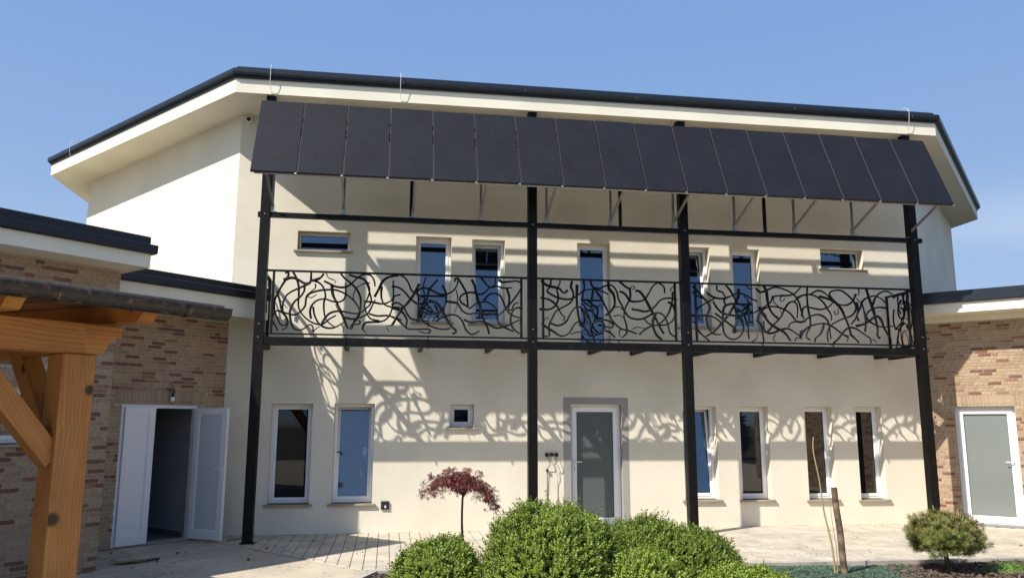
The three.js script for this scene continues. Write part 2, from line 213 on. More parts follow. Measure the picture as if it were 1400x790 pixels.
const TENDRILS = [
`m -161,399 -162,401 -158,402 -157,398 -159,393 -167,379 -173,366 -176,356 -175,342 -171,332 -167,323 -162,319 -157,321 -156,329 -161,336 -167,341 -173,341 -177,335 -178,327 -172,317 -169,311
h -164,389 -153,393 -143,391 -133,385 -126,385 -123,389 -123,403
m -126,384 -140,377 -153,370 -160,362 -163,351 -162,339 -156,331 -154,322 -157,315 -163,312
m -173,372 -168,356 -164,341 -153,337 -144,336 -136,342 -130,350 -129,362 -125,369 -112,374 -99,376 -85,376 -73,372 -61,364 -52,354 -47,342 -51,330 -56,326
m -150,402 -145,393 -141,381 -140,364 -140,350 -136,340 -127,330 -115,323 -103,322 -93,330 -83,336
m -132,382 -132,373 -137,364 -145,357 -150,348 -152,338 -150,326 -146,316 -138,312 -129,315 -122,321 -117,318 -116,310
m -119,390 -111,387 -104,380 -100,367 -102,356 -101,341 -98,330 -90,322 -85,319
h -121,389 -109,394 -104,401
m -103,389 -96,386 -85,381 -72,380 -62,385 -54,394 -44,401 -32,400 -26,391 -25,383
h -91,383 -89,369 -83,357 -75,341 -70,329 -64,316
m -78,402 -72,395 -62,387 -53,378 -47,366 -46,354 -48,340 -55,328 -58,316 -61,316 -58,323 -50,323 -45,326 -48,329
m -65,400 -55,397 -43,394 -36,386 -33,375 -36,363 -40,353 -37,342 -30,332 -16,329
h -25,367 -19,379 -13,392 -4,399 11,402
m -41,359 -27,358 -13,356 -1,360 7,369 15,371
m -120,330 -122,342 -119,352 -111,359 -100,361 -90,358 -79,357 -71,362 -69,373 -70,387
m -118,349 -115,335 -108,323 -98,317 -86,317 -75,323 -68,328
m -105,320 -99,332 -91,340 -77,343 -64,341 -50,340 -40,346 -30,358 -33,374 -38,388
m -70,333 -58,331 -47,333 -35,340 -28,353 -24,362
t -33,389 -43,387 -53,380 -58,369 -56,359 -49,349
m -42,316 -39,325 -29,327 -14,328 -4,334 2,347 4,368 3,394
m -14,383 -15,371 -12,358 -3,352 18,350
m -33,340 -20,337 -6,338 4,336 18,331
t 13,342 5,324 -5,321 -1,312
t -100,402 -97,395 -91,392 -85,390 -87,386
t -116,385 -116,378 -124,371 -127,366 -122,363 -113,368
t -84,353 -79,343 -74,336
t -75,323 -71,317 -71,310
t -43,316 -39,313 -36,309
t -116,310 -111,316 -106,318
m 0,401 12,403 23,396 29,385 32,378 42,372 51,367
m 1,384 11,383 21,376 30,366 41,358 50,359 53,370 50,384 54,400
h 44,389 37,375 30,363 19,350 9,334 2,322
m 1,355 10,358 20,352 26,341 33,333 45,331 59,330
m 2,349 12,348 21,341 26,331 27,318 59,318 63,314 59,311
m 2,336 12,331 25,319
m 43,328 43,366 41,375 47,382 58,382 68,377 77,373 88,374 98,380 104,391 105,403
m 73,397 65,388 59,379 57,367 50,356 46,345 48,333 59,325 71,320 83,318 94,320
m 80,388 86,376 86,360 81,348 71,339 66,330
h 57,361 70,360 79,350 88,334 96,322 104,315 97,311
m 100,395 100,398 105,400 114,386 119,376 121,361 123,352 134,360 141,362 150,364 160,359 168,352
m 71,330 80,337 92,341 104,340 113,331 118,319 127,311 136,314 140,317
m 87,362 104,360 107,356 113,347 123,343 134,345 148,344 162,344 170,339
t 102,382 105,370 104,356 100,345
m 121,355 111,361 108,368 114,375 127,378 139,375 148,378 155,386 164,391 165,403
m 141,403 148,394 157,386 167,389 178,386 192,387
h 127,399 132,388 135,374 141,356 145,339 152,325 156,312
m 171,400 175,396 187,397 202,398 208,391 203,380 194,367 187,358 187,351 192,352 196,361 202,363
m 146,365 155,375 164,377 173,373 178,363 184,350 193,342 209,338
m 184,386 188,372 186,359 177,348 169,341 171,330 178,324 195,317
m 115,334 127,330 141,332 154,328 166,322 180,324 195,331 204,335 209,332 204,329
m 209,355 198,354 191,345 190,331 196,319 209,311
t 205,363 207,360 209,356
m 47,347 59,342 71,344 83,353
m 48,331 55,342 58,353
m 53,361 64,349 71,341
t 59,321 60,335 67,342
t 45,314 56,311 62,314`,
`h 240,401 249,393 264,390 271,388 277,381 284,386
m 256,402 254,390 249,384 258,377 271,372 286,371 299,377 310,386 325,388 340,386 351,381
m 238,372 253,369 264,361 269,352 274,344 278,343 276,336
m 237,354 253,354 264,361 268,374 266,388 271,396 271,402
m 291,401 289,391 293,380 289,367 278,359 265,352 257,339 252,326 253,312 247,310 240,312
h 299,395 298,367 300,347 304,327
m 254,332 267,328 280,334 289,349 298,359 308,356 311,340
m 240,331 249,324 260,318 272,311 285,316 293,329 302,335 313,329
m 309,403 311,391 308,378 309,367 317,362 325,355
m 322,403 326,393 336,390 347,395 358,396 366,387 369,373 375,362 378,353
m 327,391 324,375 323,360 327,344 335,337 344,339
m 330,386 338,375 343,365 350,352 357,338 370,325 383,322 398,317
h 352,403 353,391 361,380 362,363 354,352 346,346
m 370,403 381,394 388,390 388,375 380,360 377,345 381,331 381,318 374,311
m 370,386 379,382 388,371 399,370 411,373 419,383 427,396 436,402 446,395 447,385
t 389,391 392,395 397,396 396,391 392,391
h 398,388 405,387 413,376 422,359 431,343 438,328 444,318
m 391,359 390,357 399,356 414,354 428,361 439,373 453,377 468,375
m 379,353 387,344 401,341 414,344 427,351 439,352 448,345 453,331 455,320 464,313
m 461,388 460,373 454,354 444,340 432,332 419,334 410,343
t 457,389 459,395 467,397
m 453,371 462,366 465,353 460,340 448,333 429,332
h 431,351 426,339 427,326 432,315 441,308
m 402,316 411,324 423,330 438,332
t 392,324 398,328 415,326
m 344,339 354,336 359,330 355,326 346,328
m 345,321 353,318 361,310
t 325,346 327,355 332,359 335,356 332,353
t 313,352 320,342 318,333
t 311,357 313,338 320,324 318,310
m 302,331 311,326 322,312 335,317 344,330
m 322,331 333,337 342,334 344,323 335,315 324,319 321,328
t 287,314 302,318 316,313 327,310
t 362,360 371,361 375,356
t 359,345 371,347 376,342
t 370,325 368,314 375,310
t 242,339 243,334 249,341 252,337`,
`m 497,399 504,392 513,382 521,374 526,363 520,351 520,337 525,325 533,319 543,319
m 496,389 505,382 516,378 523,371
m 520,388 529,382 540,379 551,379 562,383 575,389 588,386 600,379 609,376
m 540,401 540,393 549,390 554,381
m 555,402 562,394 567,385 574,373 587,366 592,361
h 577,396 575,382 566,366 557,352 543,336 530,323 516,315
m 501,352 504,361 514,368 525,374 538,381
m 498,340 501,328 510,318 522,308
m 502,347 515,350 529,348 540,341 547,332
m 532,374 539,363 548,355 560,352 575,351 592,354 606,358 622,367 635,376 638,384
m 567,371 557,369 550,364 547,348 547,331 551,317 562,311 573,314 581,323 583,333 577,347 570,359 569,371
m 554,366 550,376 558,383
m 535,354 547,345 560,336 570,328 568,322 565,326 570,335 576,345 592,361 598,375
m 570,359 581,359 592,367 593,377 586,384
t 590,402 597,396 605,399
m 609,398 617,392 629,396 642,401 657,399 672,393 681,385 686,374 690,358 693,348
h 622,403 627,394 628,378 631,364 638,354 647,347
h 612,367 619,353 629,339 642,331 655,324 665,310
m 608,344 615,336 617,322 619,308
m 609,344 612,355 622,364 637,368 653,365 666,358 676,347 678,344 667,340 663,333
m 625,325 635,336 649,349 657,363 665,374 675,377 681,369 679,349
m 620,343 620,330 627,323 638,324 649,329 664,331 675,325 686,318 684,325 694,330
m 678,343 687,342 695,344
t 639,384 639,375 648,366 651,356
m 638,385 651,387 670,388 681,393 691,403
m 698,389 688,387 675,377
t 656,388 650,382 652,376 660,382
t 621,357 626,350 623,346
t 639,320 635,313 638,309
m 594,363 593,346 590,326 591,312
t 598,308 606,313 608,321
t 674,310 676,316 686,314
m 681,383 691,388 703,390 716,387 728,377 735,366 742,355 741,346
m 702,403 701,385 702,367 704,349 703,335 697,324 696,317 702,313
m 679,343 691,344 703,352 716,356 728,353 737,343 738,328 739,315
h 722,387 736,384 749,378 760,367 767,352 772,338 775,324
m 685,316 689,325 701,335 717,340 733,341 746,335 757,327 772,318
m 689,352 690,363 696,369 709,367 725,365 739,370 747,378
m 705,390 719,397 731,394 742,385
m 757,374 746,385 743,394 753,399 766,398 779,389 788,379 790,368 781,356 767,351 753,345 740,337 734,324 735,310
m 790,393 785,382 776,375 766,373 757,375
m 790,379 792,366 786,351 776,340
m 794,347 791,357 798,370 803,381 813,388 827,391 839,386 846,380
h 811,403 815,385 821,366 825,348 827,333 825,322 830,318
m 802,328 804,348 802,368 799,381
m 822,376 827,387 838,397 850,400 860,395
h 787,338 803,342 816,350 826,356 834,350 839,336 846,323
m 845,370 830,371 815,366 806,357 810,348 821,341 835,337 855,339
m 744,308 754,316 765,329 775,335 787,334 798,327 808,320 813,317 814,309
m 775,324 784,316 790,309
m 727,339 720,324 710,315 709,309
t 763,322 772,321 770,311
t 748,363 751,356 757,361 754,367
t 795,402 796,394 789,391
t 793,386 800,378
t 817,316 823,311`];

// ---------------------------------------------------------------- the ground
struct('ground', slab([[-400, -400], [400, -400], [400, 400], [-400, 400]], -0.5, -0.17), M.earth);
const BED = [[-0.2, 3.36], [11.4, 3.66], [11.4, 6.75], [-1.5, 6.6]];
{
  const s = new THREE.Shape([[-16, -4], [16, -4], [16, 26], [-16, 26]].map(([x, z]) => new THREE.Vector2(x, -z)));
  s.holes.push(new THREE.Path(BED.map(([x, z]) => new THREE.Vector2(x, -z))));
  const g = new THREE.ExtrudeGeometry(s, { depth: 0.14, bevelEnabled: false }); g.rotateX(-Math.PI / 2); g.translate(0, -0.15, 0);
  struct('courtyard_paving', boxUV(g), M.dust);
}
{ // the strip of long paving boards in front of the house
  const zEnd = (x) => Math.min(3.3 + 0.026 * (x - 0.2), 1.95 + (x + 1.34) * 1.157);
  struct('paving_bed', slab([[-2.48, 0.002], [9.68, 0.002], [13.2, 3.42], [13.2, 3.62], [-0.17, 3.28], [-2.48, 0.62]], -0.0095, -0.006), M.joint);
  const terrace = new THREE.Group(); terrace.name = 'terrace'; terrace.userData.kind = 'structure'; scene.add(terrace);
  const W = 0.16, gap = 0.011, T = 0.03;
  const shapes = new Map();
  for (let k = 0; k < 97; k++) {
    const x0 = -2.48 + k * W, x1 = x0 + W - gap, near = zEnd(x0), near1 = zEnd(x1), far = x0 > 9.56 ? x0 - 9.62 : 0.004;
    const cuts = [far]; let z = far + rr(0.85, 1.25);
    while (z < near - 0.5) { cuts.push(z); z += rr(1.1, 1.3); }
    for (let c = 0; c < cuts.length; c++) {
      const last = c === cuts.length - 1, a = cuts[c] + (c ? 0.003 : 0), b0 = last ? near : cuts[c + 1] - 0.003, b1 = last ? near1 : b0;
      if (Math.min(b0, b1) - a < 0.06) continue;
      const g = slab([[x0, a], [x1, a], [x1, b1], [x0, b0]], -T, rr(-0.0006, 0.0012));
      part('paving_board', g, M.paver[Math.floor(rnd() * 4)], terrace);
    }
  }
}
{ // kerb between the boards and the planting bed
  const k = new THREE.Group(); k.name = 'kerb'; k.userData.kind = 'structure'; scene.add(k);
  let x = -0.16;
  while (x < 11) { const x1 = Math.min(x + 1.0, 11.3), z = (q) => 3.325 + 0.0262 * (q - 0.16); part('kerb_stone', slab([[x, z(x)], [x1 - 0.006, z(x1)], [x1 - 0.006, z(x1) + 0.11], [x, z(x) + 0.11]], -0.16, 0.012 + rr(0, 0.003)), M.kerb, k); x = x1; }
  const A = [-0.16, 3.36], B = [-1.3, 6.2];
  for (let i = 0; i < 3; i++) { const p = (t) => [A[0] + (B[0] - A[0]) * t, A[1] + (B[1] - A[1]) * t], a = p(i / 3), b = p((i + 1) / 3 - 0.003); part('kerb_stone', slab([a, b, [b[0] + 0.1, b[1] + 0.04], [a[0] + 0.1, a[1] + 0.04]], -0.16, 0.013), M.kerb, k); }
}
{ // soil of the bed, a little uneven
  const s = new THREE.PlaneGeometry(13, 3.5, 180, 60); s.rotateX(-Math.PI / 2); s.translate(4.95, 0, 5.1);
  const p = s.attributes.position;
  for (let i = 0; i < p.count; i++) p.setY(i, -0.03 + 0.05 * (fbm(p.getX(i) / 8 + 1, p.getZ(i) / 8, 8, 4, 101) - 0.5));
  s.computeVertexNormals(); struct('planting_bed', boxUV(s), M.soil);
}

// ---------------------------------------------------------------- the rendered house
const house = thing('rendered_house', 'two storey cream rendered house with dark edged flat roof behind the steel balcony', 'house', [0, 0, 0]);
const S = Math.SQRT1_2;
const XL = -2.57, XR = 9.7, SOF = 6.84;
const OPEN = {                                            // openings in the front wall: x0, x1, y0, y1
  g1: [-1.84, -1.19, 0.46, 2.03], g2: [-0.85, -0.21, 0.46, 2.04], g3: [1.02, 1.42, 1.66, 2.035], g4: [5.05, 5.66, 0.45, 2.03],
  g5: [6.075, 6.62, 0.44, 2.03], g6: [7.31, 7.83, 0.43, 2.035], g7: [8.29, 8.79, 0.42, 2.035], door: [3.06, 3.96, 0.02, 2.055],
  u1: [-1.56, -0.7, 4.56, 4.885], u2: [0.40, 1.005, 3.39, 4.87], u3: [1.36, 1.93, 3.39, 4.85], u4: [3.21, 3.8, 2.98, 4.855],
  u5: [5.06, 5.65, 3.4, 4.86], u6: [6.07, 6.6, 3.37, 4.855], u7: [7.80, 8.655, 4.54, 4.92],
};
part('front_wall', wallShape([[XL, 0], [XR, 0], [XR, SOF], [XL, SOF]], Object.values(OPEN), -0.3, 0), M.plaster, house);
const LW = [-6.5, -4.49], RW = [14.25, -4.72];
function wallRun(name, a, b, th, y0, y1, mat, parent) { const dx = b[0] - a[0], dz = b[1] - a[1], l = Math.hypot(dx, dz), n = [dz / l * th, -dx / l * th]; return part(name, slab([a, b, [b[0] + n[0], b[1] + n[1]], [a[0] + n[0], a[1] + n[1]]], y0, y1), mat, parent); }
wallRun('side_wall', [XL, 0], LW, -0.28, 0, SOF, M.plaster, house);
wallRun('side_wall', [XR, 0], RW, 0.28, 0, SOF, M.plaster, house);
wallRun('end_wall', LW, [-6.5, -10.5], -0.28, 0, SOF, M.plaster, house);
wallRun('end_wall', RW, [14.25, -10.5], 0.28, 0, SOF, M.plaster, house);
wallRun('back_wall', [-6.5, -10.5], [14.25, -10.5], -0.28, 0, SOF, M.plaster, house);
{
  const eave = [[-7.13, -10.9], [-7.13, -4.06], [-2.5, 1.0], [9.6, 1.0], [14.6, -4.19], [14.6, -10.9]];
  const roof = part('roof', slab([[-7.0, -10.9], [-7.0, -3.97], [-2.48, 0.93], [9.5, 0.93], [14.4, -4.16], [14.4, -10.9]], SOF + 0.05, 7.2), M.roofSheet, house);
  part('soffit', slab(eave, SOF, SOF + 0.045), M.trim, roof);
  part('fascia_board', sweep(eave, [[-0.03, SOF - 0.004], [0.004, SOF - 0.004], [0.004, 7.085], [-0.03, 7.085]], -1), M.trim, roof);
  part('drip_edge', sweep(eave, [[-0.02, 7.07], [0.028, 7.062], [0.03, 7.115], [-0.02, 7.11]], -1), M.roofMetalBlack, roof);
  part('gutter', sweep(eave, [[-0.02, 7.1], [0.05, 7.1], [0.075, 7.118], [0.085, 7.15], [0.085, 7.2], [0.075, 7.206], [0.06, 7.2], [0.0, 7.195]], -1), M.roofMetal, roof);
  for (let i = 0; i < 6; i++) { const x = -2.2 + i * 2.2 + rr(-0.4, 0.4); part('gutter_clip', box(x - 0.006, x + 0.006, 7.13, 7.15, 1.084, 1.09), M.galv, roof); }
  part('roof_edge', sweep(eave, [[-0.01, 7.19], [-0.008, 7.26], [-0.03, 7.282], [-0.2, 7.285], [-0.22, 7.2]], -1), M.roofMetal, roof);
}

function windowPart(parent, [x0, x1, y0, y1], o = {}) {
  const { zf = -0.165, frame = M.pvc, glass = M.glass, tilt = 0, sillOut = 0.045, handle = false, sill = true, fw = 0.05, sw = 0.05 } = o;
  const w = sub('window', parent, [(x0 + x1) / 2, y0, 0]), hw = (x1 - x0) / 2, h = y1 - y0;
  part('frame', ring(-hw + 0.002, hw - 0.002, 0.006, h - 0.002, fw, zf - 0.075, zf), frame, w);
  const top = h - fw + 0.012, low = fw - 0.006;
  const s = sub('sash', w, [0, low, zf - 0.06]); s.rotation.x = -tilt;
  const sash = ring(-hw + fw - 0.012, hw - fw + 0.012, 0, top - low, sw, 0.0, 0.068);
  const pane = box(-hw + fw + sw - 0.02, hw - fw - sw + 0.02, sw - 0.008, top - low - sw + 0.008, 0.034, 0.044);
  const q = new THREE.Matrix4().compose(s.position, new THREE.Quaternion().setFromEuler(s.rotation), new THREE.Vector3(1, 1, 1));
  w.remove(s);
  part('sash', sash.applyMatrix4(q), frame, w);
  part('pane', pane.applyMatrix4(q), glass, w);
  const bead = thinRing(-hw + fw + sw - 0.018, hw - fw - sw + 0.018, sw - 0.006, top - low - sw + 0.006, 0.008, 0.044, 0.056).applyMatrix4(q);
  part('gasket', bead, M.rubber, w);
  if (sill) part('sill', box(-hw - 0.055, hw + 0.055, -0.035, 0.0, zf - 0.02, sillOut, 0.006), o.sillMat || M.sill, w);
  if (handle) part('handle', box(-hw + fw + 0.01, -hw + fw + 0.09, h * 0.5, h * 0.5 + 0.025, zf + 0.02, zf + 0.05, 0.008), M.black, w);
  return w;
}
windowPart(house, OPEN.g1, { glass: M.glassDark, frame: M.pvc });
windowPart(house, OPEN.g2, { tilt: rad(8), frame: M.pvc, glass: M.glassPale, handle: true });
windowPart(house, OPEN.g3, { frame: M.pvc, fw: 0.05, sw: 0.045, glass: M.glass, tilt: rad(2) });
windowPart(house, OPEN.g4, { tilt: rad(7) });
windowPart(house, OPEN.g5, { glass: M.glassClear }); windowPart(house, OPEN.g6, { glass: M.glassClear }); windowPart(house, OPEN.g7, { glass: M.glassClear });
windowPart(house, OPEN.u1, { frame: M.pvcCream, fw: 0.028, sw: 0.03 }); windowPart(house, OPEN.u2); windowPart(house, OPEN.u3, { tilt: rad(6) });
windowPart(house, OPEN.u4, { sill: false }); windowPart(house, OPEN.u5, { tilt: rad(6) }); windowPart(house, OPEN.u6); windowPart(house, OPEN.u7, { frame: M.pvcCream, fw: 0.028, sw: 0.03 });
{ // the painted band round the front door, 3 mm proud of the render
  const s = new THREE.Shape([[2.935, 0.0], [3.0615, 0.0], [3.0615, 2.056], [3.9585, 2.056], [3.9585, 0.0], [4.07, 0.0], [4.07, 2.165], [2.935, 2.165]].map((p) => new THREE.Vector2(...p)));
  const g = new THREE.ExtrudeGeometry(s, { depth: 0.18, bevelEnabled: false }); g.translate(0, 0, -0.176);
  part('door_surround', boxUV(g), M.greyBand, house);
}
function glassDoor(parent, [x0, x1, y0, y1], zf, glass, handleSide, rot = 0) {
  const d = sub('door', parent, [(x0 + x1) / 2, y0, 0]), hw = (x1 - x0) / 2, h = y1 - y0;
  part('frame', ring(-hw + 0.003, hw - 0.003, 0, h - 0.003, 0.055, zf - 0.08, zf, 0.03), M.pvc, d);
  part('leaf', ring(-hw + 0.045, hw - 0.045, 0.022, h - 0.045, 0.085, zf - 0.055, zf + 0.018, 0.13), M.pvc, d);
  part('pane', box(-hw + 0.12, hw - 0.12, 0.14, h - 0.12, zf - 0.03, zf - 0.016), glass, d);
  part('gasket', thinRing(-hw + 0.124, hw - 0.124, 0.148, h - 0.124, 0.007, zf - 0.018, zf - 0.004), M.rubber, d);
  const hx = handleSide * (hw - 0.088);
  const k = part('handle', [box(hx - 0.016, hx + 0.016, 0.93, 1.14, zf + 0.016, zf + 0.026, 0.004), tube([[hx, 1.07, zf + 0.02], [hx, 1.07, zf + 0.066]], 0.009), tube([[hx, 1.07, zf + 0.062], [hx - handleSide * 0.12, 1.07, zf + 0.066]], 0.009)], M.pvc, d);
  part('keyhole', new THREE.CylinderGeometry(0.009, 0.009, 0.012, 12).rotateX(Math.PI / 2).translate(hx, 0.965, zf + 0.028), M.black, k);
  part('threshold', box(-hw, hw, -0.018, 0.006, zf - 0.08, 0.02), M.galv, d);
  return d;
}
glassDoor(house, OPEN.door, -0.13, M.frosted, -1);

// ---------------------------------------------------------------- brick annexes
const BRICK = [[0.55, 0.39, 0.245], [0.51, 0.35, 0.215], [0.58, 0.425, 0.27], [0.53, 0.365, 0.245], [0.47, 0.32, 0.2], [0.57, 0.395, 0.235], [0.29, 0.125, 0.07], [0.34, 0.155, 0.09], [0.24, 0.135, 0.09], [0.41, 0.225, 0.135]];
const brickMats = BRICK.map((c) => std({ color: lin(...c), map: tGrain, roughness: 0.92, bumpMap: tPlasterBump, bumpScale: 0.001 }));
const brickGeo = boxUV(new THREE.BoxGeometry(0.2, 0.046, 0.03)), soldierGeo = boxUV(new THREE.BoxGeometry(0.046, 0.2, 0.03));
function pickBrick() { const r = rnd(); return r < 0.77 ? Math.floor(rnd() * 6) : 6 + Math.floor(rnd() * 4); }
const hidden = new THREE.Vector3();
function brickwork(wall, x0, x1, H, holes, limit = 300) {  // lays the bricks of a wall whose mortar face is z = 0
  const list = [], rowH = 0.056, L = 0.2, J = 0.01;
  const solid = holes.map(([a, b, c, d, sol]) => ({ a, b, c, d, sol }));
  for (const h of solid) if (h.sol) {
    const a = h.a - 0.11, b = h.b + 0.11, n = Math.floor((b - a) / 0.056);
    for (let k = 0; k < n; k++) list.push({ x: a + (k + 0.5) * (b - a) / n, y: h.d + 0.1 + 0.006, sx: 1, soldier: true, m: Math.floor(rnd() * 6) });
  }
  for (let r = 0; (r + 1) * rowH < H + 0.01; r++) {
    const y0 = r * rowH + 0.006, y1 = y0 + 0.046;
    let spans = [[x0, x1]];
    for (const h of solid) for (const [a, b, c, d] of h.sol ? [[h.a, h.b, h.c, h.d], [h.a - 0.112, h.b + 0.112, h.d, h.d + 0.208]] : [[h.a, h.b, h.c, h.d]]) {
      if (y1 <= c + 0.004 || y0 >= d - 0.004) continue;
      spans = spans.flatMap(([p, q]) => a >= q || b <= p ? [[p, q]] : [[p, a], [b, q]].filter(([m, n]) => n - m > 0.02));
    }
    const off = ((r % 2) * 0.105 + (r % 3 === 2 ? 0.052 : 0) + rr(-0.012, 0.012));
    for (const [p, q] of spans) {
      let x = x0 - 0.4 + off;
      while (x < q) {
        const len = rnd() < 0.09 ? 0.095 : L, a = Math.max(x, p), b = Math.min(x + len, q);
        if (b - a > 0.025) list.push({ x: (a + b) / 2, y: (y0 + y1) / 2, sx: (b - a) / L, m: pickBrick() });
        x += len + J;
      }
    }
  }
  wall.updateWorldMatrix(true, false);
  for (const b of list) {
    hidden.set(b.x, b.y, 0).applyMatrix4(wall.matrixWorld); b.d = hidden.distanceTo(camera.position);
    const p = hidden.clone().project(camera); b.seen = Math.abs(p.x) < 1.01 && Math.abs(p.y) < 1.02 && p.z < 1;
  }
  const seen = list.filter((b) => b.seen).sort((a, b) => a.d - b.d).slice(0, limit), far = list.filter((b) => !seen.includes(b));
  const mat4 = (b) => new THREE.Matrix4().compose(new THREE.Vector3(b.x, b.y, -0.0105 + rr(-0.0006, 0.0012)), new THREE.Quaternion(), new THREE.Vector3(b.sx, 1, 1));
  for (const b of seen) { const m = part('brick', b.soldier ? soldierGeo : brickGeo, brickMats[b.m], wall); m.applyMatrix4(mat4(b)); }
  for (const [name, geo, set] of [['brickwork', brickGeo, far.filter((b) => !b.soldier)], ['soldier_course', soldierGeo, far.filter((b) => b.soldier)]]) if (set.length) {
    const im = new THREE.InstancedMesh(geo, brickField, set.length); im.name = name; im.userData.kind = 'stuff'; im.castShadow = im.receiveShadow = true;
    set.forEach((b, i) => { im.setMatrixAt(i, mat4(b)); im.setColorAt(i, lin(...BRICK[b.m])); }); wall.add(im);
  }
}
const brickField = std({ color: 0xffffff, map: tGrain, roughness: 0.92, bumpMap: tPlasterBump, bumpScale: 0.001 });
function annexRoof(parent, path, sof, dark, top, side, under, poly) {
  const roof = part('roof', slab(poly, sof + 0.03, top - 0.06), M.roofSheet, parent);
  part('soffit', slab(under, sof, sof + 0.025), M.trim, roof);
  part('fascia_board', sweep(path, [[-0.03, sof - 0.004], [0.004, sof - 0.004], [0.004, dark + 0.01], [-0.03, dark + 0.01]], side), M.trim, roof);
  part('gutter', sweep(path, [[-0.02, dark], [0.045, dark], [0.06, dark + 0.015], [0.062, dark + 0.11], [0.052, dark + 0.118], [0.04, dark + 0.11], [-0.01, dark + 0.108]], side), M.roofMetalBlack, roof);
  part('roof_edge', sweep(path, [[-0.006, dark + 0.1], [-0.004, top - 0.012], [-0.02, top], [-0.16, top], [-0.18, top - 0.08]], side), M.roofMetalBlack, roof);
  return roof;
}
// the annex with the open double door; its own x runs along the wall, z out of it
const annexDoor = thing('brick_annex', 'low brick annex with open white double door below a dark flat roof', 'building', [XL, 0, 0], rad(45));
{
  const hole = [-1.65, -0.44, 0.015, 1.985];
  const wall = part('wall', wallShape([[-3.3, 0], [-0.004, 0], [-0.004, 3.35], [-3.3, 3.35]], [hole], -0.24, 0), M.mortar, annexDoor);
  brickwork(wall, -3.3, -0.006, 3.35, [[...hole, true]]);
  const w = sub('room', annexDoor);
  part('back_wall', box(-3.3, -0.3, 0, 3.35, -2.3, -2.15), M.interior, w);
  part('partition', box(-3.4, -3.3, 0, 3.35, -2.3, -0.05), M.interior, w);
  part('partition', box(-0.42, -0.3, 0, 3.35, -2.15, -0.25), M.interior, w);
  part('floor', box(-3.3, -0.42, -0.05, 0.012, -2.15, -0.02), M.floorTile, w);
  part('skirting', box(-0.432, -0.42, 0.012, 0.09, -2.15, -0.25), M.floorTile, w);
  part('skirting', box(-3.3, -0.432, 0.012, 0.09, -2.15, -2.138), M.floorTile, w);
  part('broom_handle', tube([[-1.16, 0.02, -0.6], [-1.06, 0.62, -0.5]], 0.011), M.twig, w);
  part('door_frame', [box(-1.65, -1.6, 0.015, 1.985, -0.1, -0.02), box(-0.49, -0.44, 0.015, 1.985, -0.1, -0.02), box(-1.6, -0.49, 1.935, 1.985, -0.1, -0.02)], M.pvc, annexDoor);
  const leaf = (wdt, g, mat) => { // panels with a raised moulding; x from the hinge
    part('door_face', ring(0, wdt, 0, 1.925, 0.09, 0, 0.05, 0.13), M.pvc, g);
    part('door_panel', box(0.085, wdt - 0.085, 0.125, 1.84, 0.012, 0.036), mat, g);
    part('moulding', thinRing(0.088, wdt - 0.088, 0.128, 1.837, 0.014, 0.034, 0.046), M.pvc, g);
  };
  const l = sub('door_leaf', annexDoor, [-1.6, 0.02, -0.03], 0); leaf(0.46, l, M.pvc);
  const r = sub('door_leaf', annexDoor, [-0.46, 0.02, 0.0], rad(-76)); leaf(0.63, r, M.doorGrey);
  part('handle', [box(0.57, 0.595, 0.86, 1.08, 0.05, 0.058), tube([[0.582, 1.02, 0.05], [0.582, 1.02, 0.1]], 0.009), tube([[0.582, 1.02, 0.097], [0.47, 1.02, 0.1]], 0.009), box(0.57, 0.595, 0.86, 1.08, -0.008, 0.0), tube([[0.582, 1.02, 0], [0.582, 1.02, -0.05]], 0.009), tube([[0.582, 1.02, -0.047], [0.47, 1.02, -0.05]], 0.009)], M.pvc, r);
  annexRoof(annexDoor, [[-3.6, 0.69], [0.22, 0.69]], 3.335, 3.625, 3.845, -1, [[-3.6, -2.4], [-3.6, 0.69], [0.22, 0.69], [0.22, 0.224], [0, 0.003], [0.0, -2.4]], [[-3.6, -2.4], [-3.6, 0.64], [0.21, 0.64], [0.21, 0.22], [0.0, 0.006], [0.0, -2.4]]);
}
// the taller brick block beside it
const annexTall = thing('brick_annex', 'taller brick block with a small blue window standing forward of the open door', 'building', [-3.36, 0, 2.86], rad(45));
{
  const hole = [-1.35, -0.6, 1.485, 2.12];
  const wall = part('wall', wallShape([[-7, 0], [0, 0], [0, 3.61], [-7, 3.61]], [hole], -0.25, 0), M.mortar, annexTall);
  brickwork(wall, -7, -0.002, 3.61, [[...hole, true]]);
  part('end_wall', box(-0.25, 0, 0, 3.61, -1.35, -0.252), M.mortar, annexTall);
  part('back_wall', box(-7, 0, 0, 3.61, -3.9, -3.7), M.mortar, annexTall);
  part('end_wall', box(-7.2, -7, 0, 3.61, -3.9, 0), M.mortar, annexTall);
  windowPart(annexTall, hole, { zf: -0.12, frame: M.pvc, sillOut: 0.03, glass: M.glass });
  annexRoof(annexTall, [[-7.6, 0.45], [0.117, 0.45], [0.117, -1.5]], 3.61, 3.775, 4.0, -1, [[-7.6, -4], [-7.6, 0.45], [0.117, 0.45], [0.117, -1.5], [-0.6, -4]], [[-7.6, -4], [-7.6, 0.4], [0.08, 0.4], [0.08, -1.45], [-0.6, -4]]);
}
